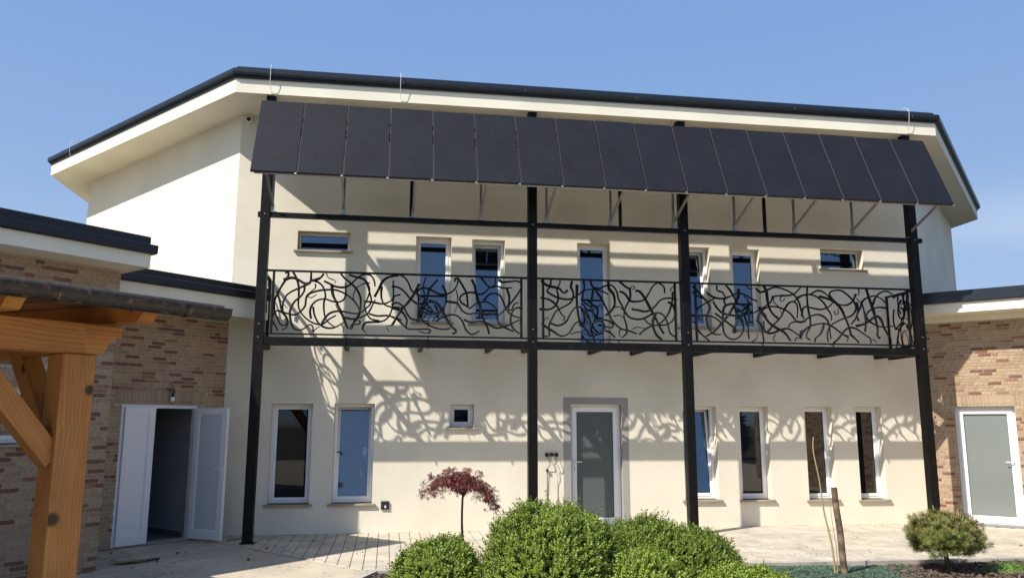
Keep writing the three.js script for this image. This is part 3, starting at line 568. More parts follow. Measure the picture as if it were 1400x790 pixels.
// the annex on the sunny side
const annexSun = thing('brick_annex', 'sunlit brick annex with a white frosted glass door and pale fascia', 'building', [XR, 0, 0], rad(-45));
{
  const hole = [0.43, 1.36, 0.02, 2.04];
  const wall = part('wall', wallShape([[0.03, 0], [3.3, 0], [3.3, 3.6], [0.03, 3.6]], [hole], -0.25, 0), M.mortar, annexSun);
  brickwork(wall, 0.03, 3.3, 3.55, [[...hole, true]]);
  part('plaster_band', box(0.03, 3.3, 3.556, 3.652, -0.01, 0.014), M.trim, annexSun);
  part('back_wall', box(0, 7, 0, 3.6, -4.2, -4.0), M.mortar, annexSun);
  glassDoor(annexSun, hole, -0.1, M.frostedPale, 1);
}
// the brick wing that runs on beside the garden
const wing = thing('brick_wing', 'long brick wing running forward beside the garden from the sunny annex', 'building', [12.03, 0, 2.33], rad(-90));
{
  const wall = part('wall', wallShape([[0, 0], [9.2, 0], [9.2, 3.6], [0, 3.6]], [], -0.25, 0), M.mortar, wing);
  brickwork(wall, 0, 9.2, 3.6, []);
  part('end_wall', box(8.95, 9.2, 0, 3.6, -4, -0.252), M.mortar, wing);
}
{ // one roof over both, in world axes
  const o = 0.6, k = o * Math.tan(rad(22.5));
  const c = [12.03 - o, 2.33 + k];
  const path = [[9.3, 0.004], c, [12.03 - o, 12.1], [16.5, 12.1]];
  const start = [c[0] - 2.95 * S, c[1] - 2.95 * S];
  path[0] = start;
  const roofHolder = sub('roof', annexSun);
  const put = (n, g, m) => { const q = part(n, g, m, scene); scene.remove(q); q.applyMatrix4(new THREE.Matrix4().copy(annexSun.matrixWorld).invert()); roofHolder.add(q); };
  put('roof_deck', slab([[9.75, 0.1], [c[0] + 0.05, c[1] + 0.05], [11.5, 12.0], [16.5, 12.0], [16.5, -2], [12.2, -2]], 3.69, 3.98), M.roofSheet);
  put('soffit', slab([start, ...path.slice(1), [16.5, -1], [9.72, -0.02]], 3.655, 3.68), M.trim);
  put('fascia_board', sweep(path, [[-0.03, 3.65], [0.004, 3.65], [0.004, 3.835], [-0.03, 3.835]], -1), M.trim);
  put('gutter', sweep(path, [[-0.02, 3.825], [0.045, 3.825], [0.06, 3.84], [0.062, 3.93], [0.052, 3.938], [0.04, 3.93], [-0.01, 3.928]], -1), M.roofMetal);
  put('roof_edge', sweep(path, [[-0.006, 3.92], [-0.004, 4.03], [-0.02, 4.04], [-0.16, 4.04], [-0.18, 3.97]], -1), M.roofMetal);
}

// ---------------------------------------------------------------- steel balcony frame
const PZ = 0.87, POSTS = [-1.96, 2.25, 4.83, 9.05];
const frame = thing('steel_balcony', 'dark steel balcony structure of tall posts and beams carrying the balcony railings', 'balcony', [0, 0, 0]);
for (const x of POSTS) {
  const p = part('post', box(x - 0.072, x + 0.072, 0, SOF - 0.002, PZ - 0.07, PZ + 0.07, 0.006), M.steel, frame);
  part('base_plate', box(x - 0.1, x + 0.1, 0.001, 0.014, PZ - 0.1, PZ + 0.1), M.steel, p);
  for (const y of [3.0, 3.2, 4.91]) part('bolt', new THREE.CylinderGeometry(0.011, 0.011, 0.02, 6).rotateX(Math.PI / 2).translate(x, y, PZ + 0.075), M.galv, p);
}
for (let i = 0; i < 3; i++) {
  const a = POSTS[i] + 0.073, b = POSTS[i + 1] - 0.073;
  part('floor_beam', box(a, b, 2.885, 3.01, PZ - 0.05, PZ + 0.06, 0.004), M.steel, frame);
}
for (const [a, b] of [[-2.07, -2.033], [-1.887, 2.177], [2.323, 4.757], [4.903, 8.977], [9.123, 9.22]]) part('upper_beam', box(a, b, 4.872, 4.95, PZ - 0.03, PZ + 0.045), M.steel, frame);
for (let i = 0; i < 3; i++) part('head_beam', box(POSTS[i] + 0.073, POSTS[i + 1] - 0.073, 6.29, 6.34, PZ - 0.02, PZ + 0.015), M.steel, frame);
for (const x of [POSTS[0], POSTS[3]]) { part('side_beam', box(x - 0.05, x + 0.05, 2.885, 3.01, 0.002, PZ - 0.073, 0.004), M.steel, frame); }
for (const x of [POSTS[1], POSTS[2]]) { part('side_beam', box(x - 0.04, x + 0.04, 2.9, 3.0, 0.002, PZ - 0.073), M.steel, frame); }
for (const x of [-0.68, 0.5, 1.62, 3.4, 4.15, 5.3, 6.42, 7.64, 8.75]) part('joist', box(x - 0.03, x + 0.03, 2.89, 2.96, 0.002, PZ - 0.052), M.steel, frame);
for (const x of [0.28, 3.74, 6.3]) part('hanger', box(x - 0.022, x + 0.022, 4.952, 6.289, PZ - 0.02, PZ + 0.03), M.steel, frame);
// tilted rails that carry the collectors
const PT = [6.65, 1.15], PB = [5.32, 1.78];                // y, z of the collectors' upper and lower edge
const pu = [(PB[0] - PT[0]), (PB[1] - PT[1])], pl = Math.hypot(...pu), pd = pu.map((v) => v / pl), pn = [pd[1], -pd[0]]; // along the slope; out of it (y, z)
const onPanel = (t, out = 0) => [PT[0] + pd[0] * t + pn[0] * out, PT[1] + pd[1] * t + pn[1] * out];
for (const t of [0.3, 0.62, 1.42]) {
  const [y, z] = onPanel(t, -0.066);
  const g = new THREE.BoxGeometry(11.2, 0.045, 0.045); g.rotateX(Math.atan2(pd[1], -pd[0])); g.translate(3.575, y, z);
  part('carrier_rail', boxUV(g), t > 1 ? M.galv : M.steel, frame);
}
for (let i = 0; i < 11; i++) {
  const x = -1.86 + i * 1.087, zf = PZ + 0.01;
  const [y1, z1] = onPanel(1.42, -0.095), [y0, z0] = onPanel(0.62, -0.095);
  const s = part('strut', [bar([x, 5.05, zf], [x, y1 + 0.02, z1 - 0.02], 0.032), bar([x, 4.98, zf], [x, Math.min(y0, 6.0), zf], 0.034)], M.galv, frame);
  part('bracket', [box(x - 0.07, x + 0.07, 4.951, 4.962, zf - 0.045, zf + 0.045), box(x - 0.025, x + 0.025, 4.962, 5.09, zf - 0.03, zf + 0.03)], M.galv, s);
}
for (const x of POSTS) { const [y, z] = onPanel(0.3, -0.09); part('rail_stub', box(x - 0.04, x + 0.04, y - 0.05, y + 0.04, PZ + 0.071, z - 0.003), M.steel, frame); }

// ---------------------------------------------------------------- solar collectors
const NTH = ['first', 'second', 'third', 'fourth', 'fifth', 'sixth', 'seventh', 'eighth', 'ninth', 'tenth', 'eleventh', 'twelfth', 'thirteenth', 'fourteenth', 'fifteenth', 'sixteenth', 'seventeenth'];
{
  const W = 11.29 / 17, x0 = -2.075, gw = W - 0.013;
  const face = boxUV(new THREE.BoxGeometry(gw - 0.012, pl - 0.012, 0.006).translate(0, 0, 0.019));
  const trayG = ring(-gw / 2, gw / 2, -pl / 2, pl / 2, 0.016, -0.022, 0.02);
  const back = boxUV(new THREE.BoxGeometry(gw - 0.03, pl - 0.03, 0.03));
  const clip = boxUV(new THREE.BoxGeometry(0.03, 0.05, 0.03).translate(gw / 2 - 0.012, -pl / 2 - 0.006, 0.0));
  for (let i = 0; i < 17; i++) {
    const p = thing('solar_collector', 'dark solar collector, ' + NTH[i] + ' in the row counted from the open double door end', 'solar panel', [x0 + W * (i + 0.5), (PT[0] + PB[0]) / 2 + rr(-0.004, 0.004), (PT[1] + PB[1]) / 2], 0, 'solar collectors in a row under the roof edge');
    p.rotation.x = -Math.atan2(pd[1], -pd[0]) + rr(-0.003, 0.003); p.rotation.z = rr(-0.002, 0.002);
    const f = face.clone(), uv = f.attributes.uv, du = rr(0, 3), dv = rr(0, 3); for (let k = 0; k < uv.count; k++) uv.setXY(k, uv.getX(k) + du, uv.getY(k) + dv);
    part('absorber', f, M.panel, p); part('edge_frame', trayG, M.panelEdge, p); part('back_sheet', back, M.panelEdge, p); part('clip', clip, M.galv, p);
  }
}

// ---------------------------------------------------------------- wrought iron railings
function tendril(list, k, rail, z) {
  const [w, ...pts] = list.split(' '), P = pts.map((p, i) => { const [a, b] = p.split(',').map((v) => v / 100); return [a, b, z + (k % 3 - 1) * 0.016 + 0.006 * Math.sin(i * 1.7 + k)]; });
  const [r0, r1] = w === 'h' ? [0.0255, 0.018] : w === 'm' ? [0.019, 0.0128] : [0.0108, 0.007];
  const bump = rr(0, 6), f = (t) => (r0 + (r1 - r0) * t) * (1 + 0.12 * Math.sin(t * 9 + bump));
  part('tendril', tube(P, f, 0, 6, 0.035), M.iron, rail);
}
const RAILS = [[-1.885, 2.172, 'long iron railing of twisting roots between outer post and middle post by the round shadow'], [2.328, 4.752, 'short iron railing of twisting roots before the tall balcony door'], [4.908, 8.972, 'long iron railing of twisting roots before the windows beside the sunny annex']];
RAILS.forEach(([a, b], i) => {
  const label = ['long iron railing of twisting roots on the balcony, over the two tall windows and socket', 'short middle iron railing of twisting roots, above the frosted front door', 'long iron railing of twisting roots on the balcony, ending beside the sunlit annex'][i];
  const r = thing('balcony_railing', label, 'railing', [0, 0, 0], 0, 'wrought iron balcony railings');
  part('top_rail', box(a, b, 4.022, 4.052, PZ - 0.02, PZ + 0.02, 0.004), M.iron, r);
  part('bottom_rail', box(a, b, 3.05, 3.075, PZ - 0.016, PZ + 0.016, 0.004), M.iron, r);
  for (const x of [a + 0.1, b - 0.1]) part('end_bar', box(x - 0.017, x + 0.017, 3.076, 4.021, PZ - 0.017, PZ + 0.017), M.iron, r);
  for (const t of i === 1 ? [0.55] : [0.3, 0.61]) { const x = a + (b - a) * t; part('spacer_bar', box(x - 0.007, x + 0.007, 2.85, 3.05, PZ + 0.061, PZ + 0.074), M.iron, r); part('spacer_bar', box(x - 0.007, x + 0.007, 3.04, 3.05, PZ, PZ + 0.062), M.iron, r); }
  TENDRILS[i].split('\n').forEach((l, k) => tendril(l, k, r, PZ));
});
for (const [x, label] of [[-1.96, 'narrow side railing of twisting roots returning to the wall above the open double door'], [9.05, 'narrow side railing of twisting roots returning to the wall beside the sunlit annex']]) {
  const r = thing('side_railing', label, 'railing', [x, 0, 0], rad(-90), 'wrought iron balcony railings');   // its own x runs out from the wall
  part('top_rail', box(0.01, PZ - 0.075, 4.022, 4.052, -0.018, 0.018), M.iron, r);
  part('bottom_rail', box(0.01, PZ - 0.075, 3.05, 3.075, -0.016, 0.016), M.iron, r);
  for (const q of [0.03, PZ - 0.1]) part('end_bar', box(q - 0.015, q + 0.015, 3.011, 4.021, -0.015, 0.015), M.iron, r);
  for (let k = 0; k < 15; k++) {
    const P = []; let px = rr(0.06, 0.72), py = rr(3.1, 4.0), a = rr(0, 6.28), turn = rr(-0.9, 0.9);
    for (let i = 0; i < 8; i++) { P.push([Math.min(0.75, Math.max(0.05, px)), Math.min(4.02, Math.max(3.08, py)), (k % 3 - 1) * 0.014]); px += Math.cos(a) * 0.1; py += Math.sin(a) * 0.17; a += turn; turn += rr(-0.5, 0.5); }
    const r0 = rr(0.01, 0.019); part('tendril', tube(P, r0, r0 * 0.55, 6, 0.035), M.iron, r);
  }
}

// ---------------------------------------------------------------- timber carport; its own x runs along the eaves, z out towards the court
const pergola = thing('timber_carport', 'orange brown timber carport with knee braces and a round grey gutter', 'carport', [-1.94, 0, 7.97], rad(45));
{
  const along = (g) => { const uv = g.attributes.uv; for (let i = 0; i < uv.count; i++) { const u = uv.getX(i); uv.setXY(i, uv.getY(i), u); } return g; };  // grain along x
  const post = (x, z, wgt) => part('post', box(x - 0.1, x + 0.1, 0, 2.139, z - 0.1, z + 0.1, 0.009), M.wood, pergola);
  post(-0.025, 0); post(-4.2, 0); post(-8.4, 0); post(-0.025, -4.4); post(-4.2, -4.4); post(-8.4, -4.4);
  const end = new THREE.Shape(); // the beam with its shaped end
  end.moveTo(-11, 2.14); end.lineTo(0.085, 2.14); end.quadraticCurveTo(0.13, 2.15, 0.145, 2.2); end.quadraticCurveTo(0.16, 2.255, 0.235, 2.262); end.lineTo(0.235, 2.335); end.lineTo(-11, 2.335);
  const bg = new THREE.ExtrudeGeometry(end, { depth: 0.17, bevelEnabled: true, bevelSize: 0.008, bevelThickness: 0.008, bevelOffset: -0.008, bevelSegments: 1, curveSegments: 8 });
  part('eaves_beam', along(boxUV(bg.clone().translate(0, 0, -0.085))), M.wood, pergola);
  part('eaves_beam', along(boxUV(bg.clone().translate(0, 0, -4.485))), M.wood, pergola);
  const brace = (x0, y0, x1, y1, z, w = 0.13) => { const L = Math.hypot(x1 - x0, y1 - y0), g = new RoundedBoxGeometry(w, L, w, 2, 0.007); const q = boxUV(g); q.rotateZ(Math.atan2(-(x1 - x0), y1 - y0)); q.translate((x0 + x1) / 2, (y0 + y1) / 2, z); return q; };
  part('knee_brace', brace(-0.1, 1.5, -0.68, 2.2, 0), M.wood, pergola);
  part('knee_brace', brace(-4.12, 1.5, -3.55, 2.2, 0), M.wood, pergola);
  { const g = brace(0, 1.5, -0.68, 2.24, 0); g.rotateY(Math.PI / 2 * -1); g.translate(-0.03, 0, -0.05); part('knee_brace', g, M.wood, pergola); }
  for (const [x0, z0, z1] of [[-0.03, 0, -4.4], [-4.2, 0, -4.4]]) part('tie_beam', box(x0 - 0.06, x0 + 0.06, 2.15, 2.33, z1 + 0.09, z0 - 0.09, 0.006), M.wood, pergola);
  const slope = 0.05, rise = (z) => 2.336 + (0.42 - z) * slope;
  for (let i = 0; i < 15; i++) {
    const x = 0.245 - i * 0.78, s = new THREE.Shape();      // rafter in z, y with a curved tail
    s.moveTo(-4.55, rise(-4.55)); s.lineTo(0.3, rise(0.3)); s.quadraticCurveTo(0.33, rise(0.3) - 0.004, 0.36, 2.375); s.quadraticCurveTo(0.39, 2.405, 0.44, 2.41); s.lineTo(0.44, rise(0.44) + 0.12); s.lineTo(-4.55, rise(-4.55) + 0.12);
    const g = new THREE.ExtrudeGeometry(s, { depth: 0.1, bevelEnabled: false, curveSegments: 6 }); g.rotateY(-Math.PI / 2); g.translate(x + 0.05, 0, 0);
    part('rafter', boxUV(g), M.wood, pergola);
  }
  const rz = (z) => rise(z) + 0.123;
  const deck = new THREE.Shape([[-4.6, rz(-4.6)], [0.5, rz(0.5)], [0.5, rz(0.5) + 0.022], [-4.6, rz(-4.6) + 0.022]].map((p) => new THREE.Vector2(...p)));
  const dg = new THREE.ExtrudeGeometry(deck, { depth: 11.6, bevelEnabled: false }); dg.rotateY(-Math.PI / 2); dg.translate(0.62, 0, 0);
  part('roof_boards', boxUV(dg), M.wood, pergola);
  const sheet = new THREE.Shape([[-4.6, rz(-4.6) + 0.026], [0.545, rz(0.53) + 0.026], [0.55, rz(0.53) + 0.01], [0.556, rz(0.53) + 0.03], [-4.6, rz(-4.6) + 0.038]].map((p) => new THREE.Vector2(...p)));
  const sg = new THREE.ExtrudeGeometry(sheet, { depth: 11.68, bevelEnabled: false }); sg.rotateY(-Math.PI / 2); sg.translate(0.66, 0, 0);
  part('roof_sheet', boxUV(sg), M.galv, pergola);
  const prof = []; for (let k = 0; k <= 10; k++) { const a = Math.PI + k / 10 * Math.PI; prof.push([0.535 + 0.062 * Math.cos(a), 2.448 + 0.066 * Math.sin(a)]); }
  const inner = prof.map(([z, y]) => [0.535 + (z - 0.535) * 0.95, 2.448 + (y - 2.448) * 0.95]).reverse();
  const gs = new THREE.Shape([...prof, [0.604, 2.455], [0.598, 2.462], ...inner].map((p) => new THREE.Vector2(...p)));
  const gg = new THREE.ExtrudeGeometry(gs, { depth: 11.7, bevelEnabled: false }); gg.rotateY(-Math.PI / 2); gg.translate(0.69, 0, 0);
  const gutter = part('gutter', boxUV(gg), M.gutter, pergola);
  for (let i = 0; i < 15; i++) { const x = 0.4 - i * 0.78; part('gutter_bracket', sweepRing(x), M.gutter, gutter); }
  function sweepRing(x) { const p2 = prof.map(([z, y]) => [0.535 + (z - 0.535) * 1.07, 2.448 + (y - 2.448) * 1.07]), i2 = prof.map(([z, y]) => [0.535 + (z - 0.535) * 1.0, 2.448 + (y - 2.448) * 1.0]).reverse(); const q = new THREE.ExtrudeGeometry(new THREE.Shape([...p2, ...i2].map((p) => new THREE.Vector2(...p))), { depth: 0.025, bevelEnabled: false }); q.rotateY(-Math.PI / 2); q.translate(x, 0, 0); return boxUV(q); }
}

// ---------------------------------------------------------------- small fittings
{
  const cam = thing('security_camera', 'small white dome camera under the eaves at the wall corner', 'camera', [-2.44, 6.745, 0.0]);
  part('body', new THREE.CylinderGeometry(0.05, 0.055, 0.1, 20).rotateX(Math.PI / 2).translate(0, 0, 0.051), M.pvc, cam);
  part('lens', new THREE.CylinderGeometry(0.036, 0.036, 0.012, 20).rotateX(Math.PI / 2).translate(0, 0, 0.105), M.black, cam);
  const sock = thing('outdoor_socket', 'square black outdoor socket low on the cream wall', 'socket', [0, 0.43, 0]);
  part('housing', box(-0.065, 0.065, -0.065, 0.065, 0.001, 0.03, 0.008), M.black, sock);
  part('cover', box(-0.05, 0.05, -0.05, 0.05, 0.03, 0.036, 0.003), M.panelEdge, sock);
  part('keyhole', box(-0.008, 0.02, -0.04, 0.0, 0.036, 0.04), M.cable, sock);
  const outs = thing('cable_outlets', 'three round black cable outlets with dangling wires beside the front door', 'outlets', [2.73, 1.2, 0]);
  for (const dx of [-0.08, 0, 0.08]) part('outlet', new THREE.CylinderGeometry(0.033, 0.035, 0.03, 18).rotateX(Math.PI / 2).translate(dx, 0.01, 0.016), M.black, outs);
  part('wire', tube([[-0.08, 0, 0.03], [-0.05, -0.08, 0.07], [-0.04, -0.16, 0.06], [-0.08, -0.24, 0.03], [-0.075, -0.6, 0.012], [-0.085, -1.0, 0.012]], 0.006), M.black, outs);
  part('wire', tube([[0, 0, 0.03], [0.02, -0.1, 0.08], [0.06, -0.2, 0.05], [0.1, -0.36, 0.03], [0.09, -0.5, 0.015], [0.1, -0.95, 0.012]], 0.005), M.kerb, outs);
  part('wire', tube([[0.08, 0, 0.03], [0.07, -0.09, 0.09], [0.04, -0.15, 0.08]], 0.006), M.black, outs);
  part('plug', box(-0.1, -0.06, -0.26, -0.22, 0.015, 0.05, 0.006), M.black, outs);
  const wires = [[-1.97, 'pale lightning wire looped over the roof edge above the outer left collector'], [0.06, 'pale lightning wire looped over the roof edge above the small landscape window'], [9.03, 'pale lightning wire looped over the roof edge near the right roof corner']];
  const labels = ['pale wire looped over the roof edge above the end post nearest the open double door', 'pale wire looped over the roof edge between two end posts, above the collectors', 'pale wire looped over the roof edge above the end post beside the sunlit annex'];
  wires.forEach(([x], i) => one('lightning_wire', tube([[x - 0.06, 7.283, 0.8], [x - 0.02, 7.31, 1.0], [x, 7.3, 1.04], [x + 0.005, 7.22, 1.1], [x, 7.0, 1.08], [x + 0.01, 6.9, 1.03], [x + 0.015, 6.845, 1.01]], 0.0045, 0.0045, 5), M.cable, labels[i], 'wire', 'wires over the roof edge'));
  one('lightning_wire', tube([[-6.1, 7.285, -3.25], [-6.3, 7.3, -3.1], [-6.42, 7.24, -3.08], [-6.43, 7.0, -3.12], [-6.36, 6.84, -3.22]], 0.0045, 0.0045, 5), M.cable, 'pale wire looped over the slanting roof edge of the bright side wall', 'wire', 'wires over the roof edge');
  const lamp = thing('bare_bulb', 'bare light bulb with loose wires above the open double door', 'lamp', [XL - 0.93 * S + 0.0 * S, 2.1, 0.93 * S], rad(45));
  part('socket', new THREE.CylinderGeometry(0.018, 0.02, 0.06, 14).translate(0, 0.03, 0.07), M.black, lamp);
  part('bulb', new THREE.SphereGeometry(0.035, 20, 14).scale(1, 1.15, 1).translate(0, -0.03, 0.07), M.bulb, lamp);
  part('wire', tube([[0, 0.06, 0.07], [-0.01, 0.12, 0.05], [-0.04, 0.1, 0.02], [-0.05, 0.14, 0.002]], 0.007), M.black, lamp);
  part('wire', tube([[0.0, 0.055, 0.07], [0.03, 0.1, 0.06], [0.02, 0.17, 0.03], [-0.02, 0.2, 0.012]], 0.005), M.black, lamp);
  part('wire', tube([[0.0, 0.055, 0.07], [0.06, 0.08, 0.03], [0.07, 0.07, 0.01]], 0.005), M.black, lamp);
  const pipe = thing('drain_pipe', 'short black drain pipe lying at the foot of the brick corner', 'pipe', [-3.42, 0.0, 2.2]);
  { const q = new THREE.Shape(); q.absarc(0, 0, 0.075, 0, 6.2832); const h = new THREE.Path(); h.absarc(0, 0, 0.064, 0, 6.2832); q.holes.push(h); const g = new THREE.ExtrudeGeometry(q, { depth: 0.55, bevelEnabled: false, curveSegments: 20 }); g.rotateY(rad(100)); g.translate(-0.25, 0.076, 0.05); part('tube', boxUV(g), M.black, pipe); }
  { const g = new THREE.IcosahedronGeometry(0.11, 2); const p = g.attributes.position; for (let i = 0; i < p.count; i++) { const k = 1 + 0.5 * (fbm(p.getX(i) * 3 + 2, p.getY(i) * 3 + p.getZ(i) * 2 + 2, 4, 3, 5) - 0.5); p.setXYZ(i, p.getX(i) * 2.0 * k, p.getY(i) * 0.45 * k, p.getZ(i) * k); } g.computeVertexNormals(); g.rotateY(0.5); one('stone', boxUV(g.translate(-3.12, 0.038, 2.32)), M.sill, 'flat pale stone lying beside the black drain pipe', 'stone'); }
  one('wire_loop', tube([[-3.0, 0.008, 2.2], [-2.88, 0.02, 2.2], [-2.8, 0.035, 2.25], [-2.86, 0.02, 2.32], [-2.95, 0.008, 2.28]], 0.008), M.black, 'small loop of black wire on the paving near the drain pipe', 'wire');
  one('twig', tube([[-2.3, 0.008, 0.62], [-2.15, 0.016, 0.5], [-1.98, 0.03, 0.42]], 0.008), M.bark, 'thin brown twig on the paving below the grey door leaf', 'twig');
}

// ---------------------------------------------------------------- planting
function leafSet(n, make) {                              // merges leaf quads into one small spray
  const v = [], N = [], uv = [], idx = [];
  for (let i = 0; i < n; i++) { const { p, d, side, len, wid, fold = 0.25 } = make(i); const nn = new THREE.Vector3().crossVectors(side, d).normalize(); const b = v.length / 3;
    const P = [p.clone(), p.clone().addScaledVector(d, len * 0.5).addScaledVector(side, wid).addScaledVector(nn, wid * fold), p.clone().addScaledVector(d, len), p.clone().addScaledVector(d, len * 0.5).addScaledVector(side, -wid).addScaledVector(nn, wid * fold)];
    for (const q of P) { v.push(q.x, q.y, q.z); N.push(nn.x, nn.y, nn.z); uv.push(0, 0); } idx.push(b, b + 1, b + 2, b, b + 2, b + 3); }
  const g = new THREE.BufferGeometry(); g.setAttribute('position', new THREE.Float32BufferAttribute(v, 3)); g.setAttribute('normal', new THREE.Float32BufferAttribute(N, 3)); g.setAttribute('uv', new THREE.Float32BufferAttribute(uv, 2)); g.setIndex(idx); g.computeVertexNormals(); return g;
}
const V = (x, y, z) => new THREE.Vector3(x, y, z);
function spray(n, L, leaf, wid, lift) { return leafSet(n, (i) => { const t = i / (n - 1), a = i * 2.4 + rr(-0.3, 0.3), e = lift + 0.5 * t, d = V(Math.cos(a) * Math.cos(e), Math.sin(e), Math.sin(a) * Math.cos(e)).normalize(); const side = new THREE.Vector3().crossVectors(d, V(0, 1, 0)).normalize(); return { p: V(0, t * L, 0), d, side, len: leaf * rr(0.8, 1.15), wid: wid * rr(0.85, 1.1) }; }); }
const boxSprays = [0, 1, 2].map((k) => spray(11, 0.068 + 0.012 * k, 0.026, 0.0082, 0.3));
function scatter(name, geo, mat, n, place, parent) {
  const im = new THREE.InstancedMesh(geo, mat, n); im.name = name; im.userData.kind = 'stuff'; im.castShadow = im.receiveShadow = true;
  const q = new THREE.Quaternion(), up = V(0, 1, 0), tw = new THREE.Quaternion(), m = new THREE.Matrix4();
  for (let i = 0; i < n; i++) { const { p, d, s = 1, c } = place(i); q.setFromUnitVectors(up, d.clone().normalize()); tw.setFromAxisAngle(up, rr(0, 6.28)); m.compose(p, q.multiply(tw), V(s, s, s)); im.setMatrixAt(i, m); im.setColorAt(i, c); }
  parent.add(im); return im;
}
function boxwood([x, y, z], rx, ry, rz, n, label, lum = 1, s0 = 1) {
  const b = thing('boxwood_bush', label, 'bush', [x, y, z], 0, 'boxwood bushes in the bed');
  const ph = rr(0, 50);
  const R = (d) => 1 + 0.3 * (fbm(d.x * 0.5 + 5 + ph, d.y * 0.5 + d.z * 0.37 + 5, 4, 3, 17) - 0.5) + 0.24 * (fbm(d.x + 9 + ph, d.z + d.y * 0.8 + 9, 8, 2, 19) - 0.5);
  for (let k = 0; k < 30; k++) { const a = k * 2.4, yy = (k + 0.5) / 30, h = Math.sqrt(1 - yy * yy) * 0.85; part('stem', tube([[0.04 * Math.cos(a), -0.02, 0.04 * Math.sin(a)], [Math.cos(a) * h * rx * 0.45, ry * (0.15 + 0.4 * yy), Math.sin(a) * h * rz * 0.45], [Math.cos(a) * h * rx * 0.9, ry * yy * 0.86, Math.sin(a) * h * rz * 0.9]], 0.012, 0.004, 5, 0.08), M.bark, b); }
  const f = [[], [], []];
  n = Math.round(n * 1.45);
  for (let i = 0; i < n; i++) {
    const a = rr(0, 6.2832), yy = Math.pow(rnd(), 0.85) * 1.02 - 0.02, h = Math.sqrt(Math.max(0, 1 - yy * yy)), d = V(Math.cos(a) * h, yy, Math.sin(a) * h);
    const depth = rnd() < 0.55 ? rr(0.92, 1.02) : rr(0.45, 0.93), k = R(d) * (1 + 0.2 * yy * Math.sqrt(1 - Math.min(1, yy * yy))) * depth * (rnd() < 0.05 ? rr(1.02, 1.11) : 1);
    const pos = V(d.x * rx * k, Math.max(0.01, d.y * ry * k), d.z * rz * k);
    const dir = V(d.x / rx, d.y / ry + 0.55, d.z / rz).normalize().add(V(rr(-0.5, 0.5), rr(-0.25, 0.5), rr(-0.5, 0.5)));
    const t = rnd(), l = lum * rr(0.75, 1.2), young = rnd() < 0.2 ? 1 : 0;
    f[i % 3].push({ p: pos, d: dir, s: s0 * rr(0.75, 1.2), c: lin((0.135 + 0.04 * t + 0.06 * young) * l, (0.205 + 0.03 * t + 0.05 * young) * l, (0.022 + 0.01 * t) * l) });
  }
  f.forEach((list, k) => scatter('foliage', boxSprays[k], M.boxLeaf, list.length, (i) => list[i], b));
  return b;
}
const BY = -0.05;
boxwood([1.72, BY, 5.15], 0.71, 0.83, 0.68, 7600, 'largest rounded boxwood bush, in the middle of the bed');
boxwood([0.56, BY, 4.75], 0.42, 0.49, 0.4, 3600, 'small boxwood bush at the foot of the red maple', 1.0);
boxwood([2.78, BY, 4.6], 0.47, 0.65, 0.46, 3600, 'darker boxwood bush close beside the largest one, before the front door', 0.85);
boxwood([3.3, BY, 4.75], 0.48, 0.54, 0.45, 3400, 'boxwood bush at the end of the clump, in front of the third steel post', 0.85);
boxwood([2.45, BY, 5.6], 0.42, 0.47, 0.4, 2000, 'low yellowish boxwood bush pushed into the gap before two darker bushes', 1.15);
boxwood([3.45, BY, 5.75], 0.5, 0.32, 0.42, 2200, 'lowest boxwood bush, flat and pale green, at the edge of the green ground cover', 1.15);

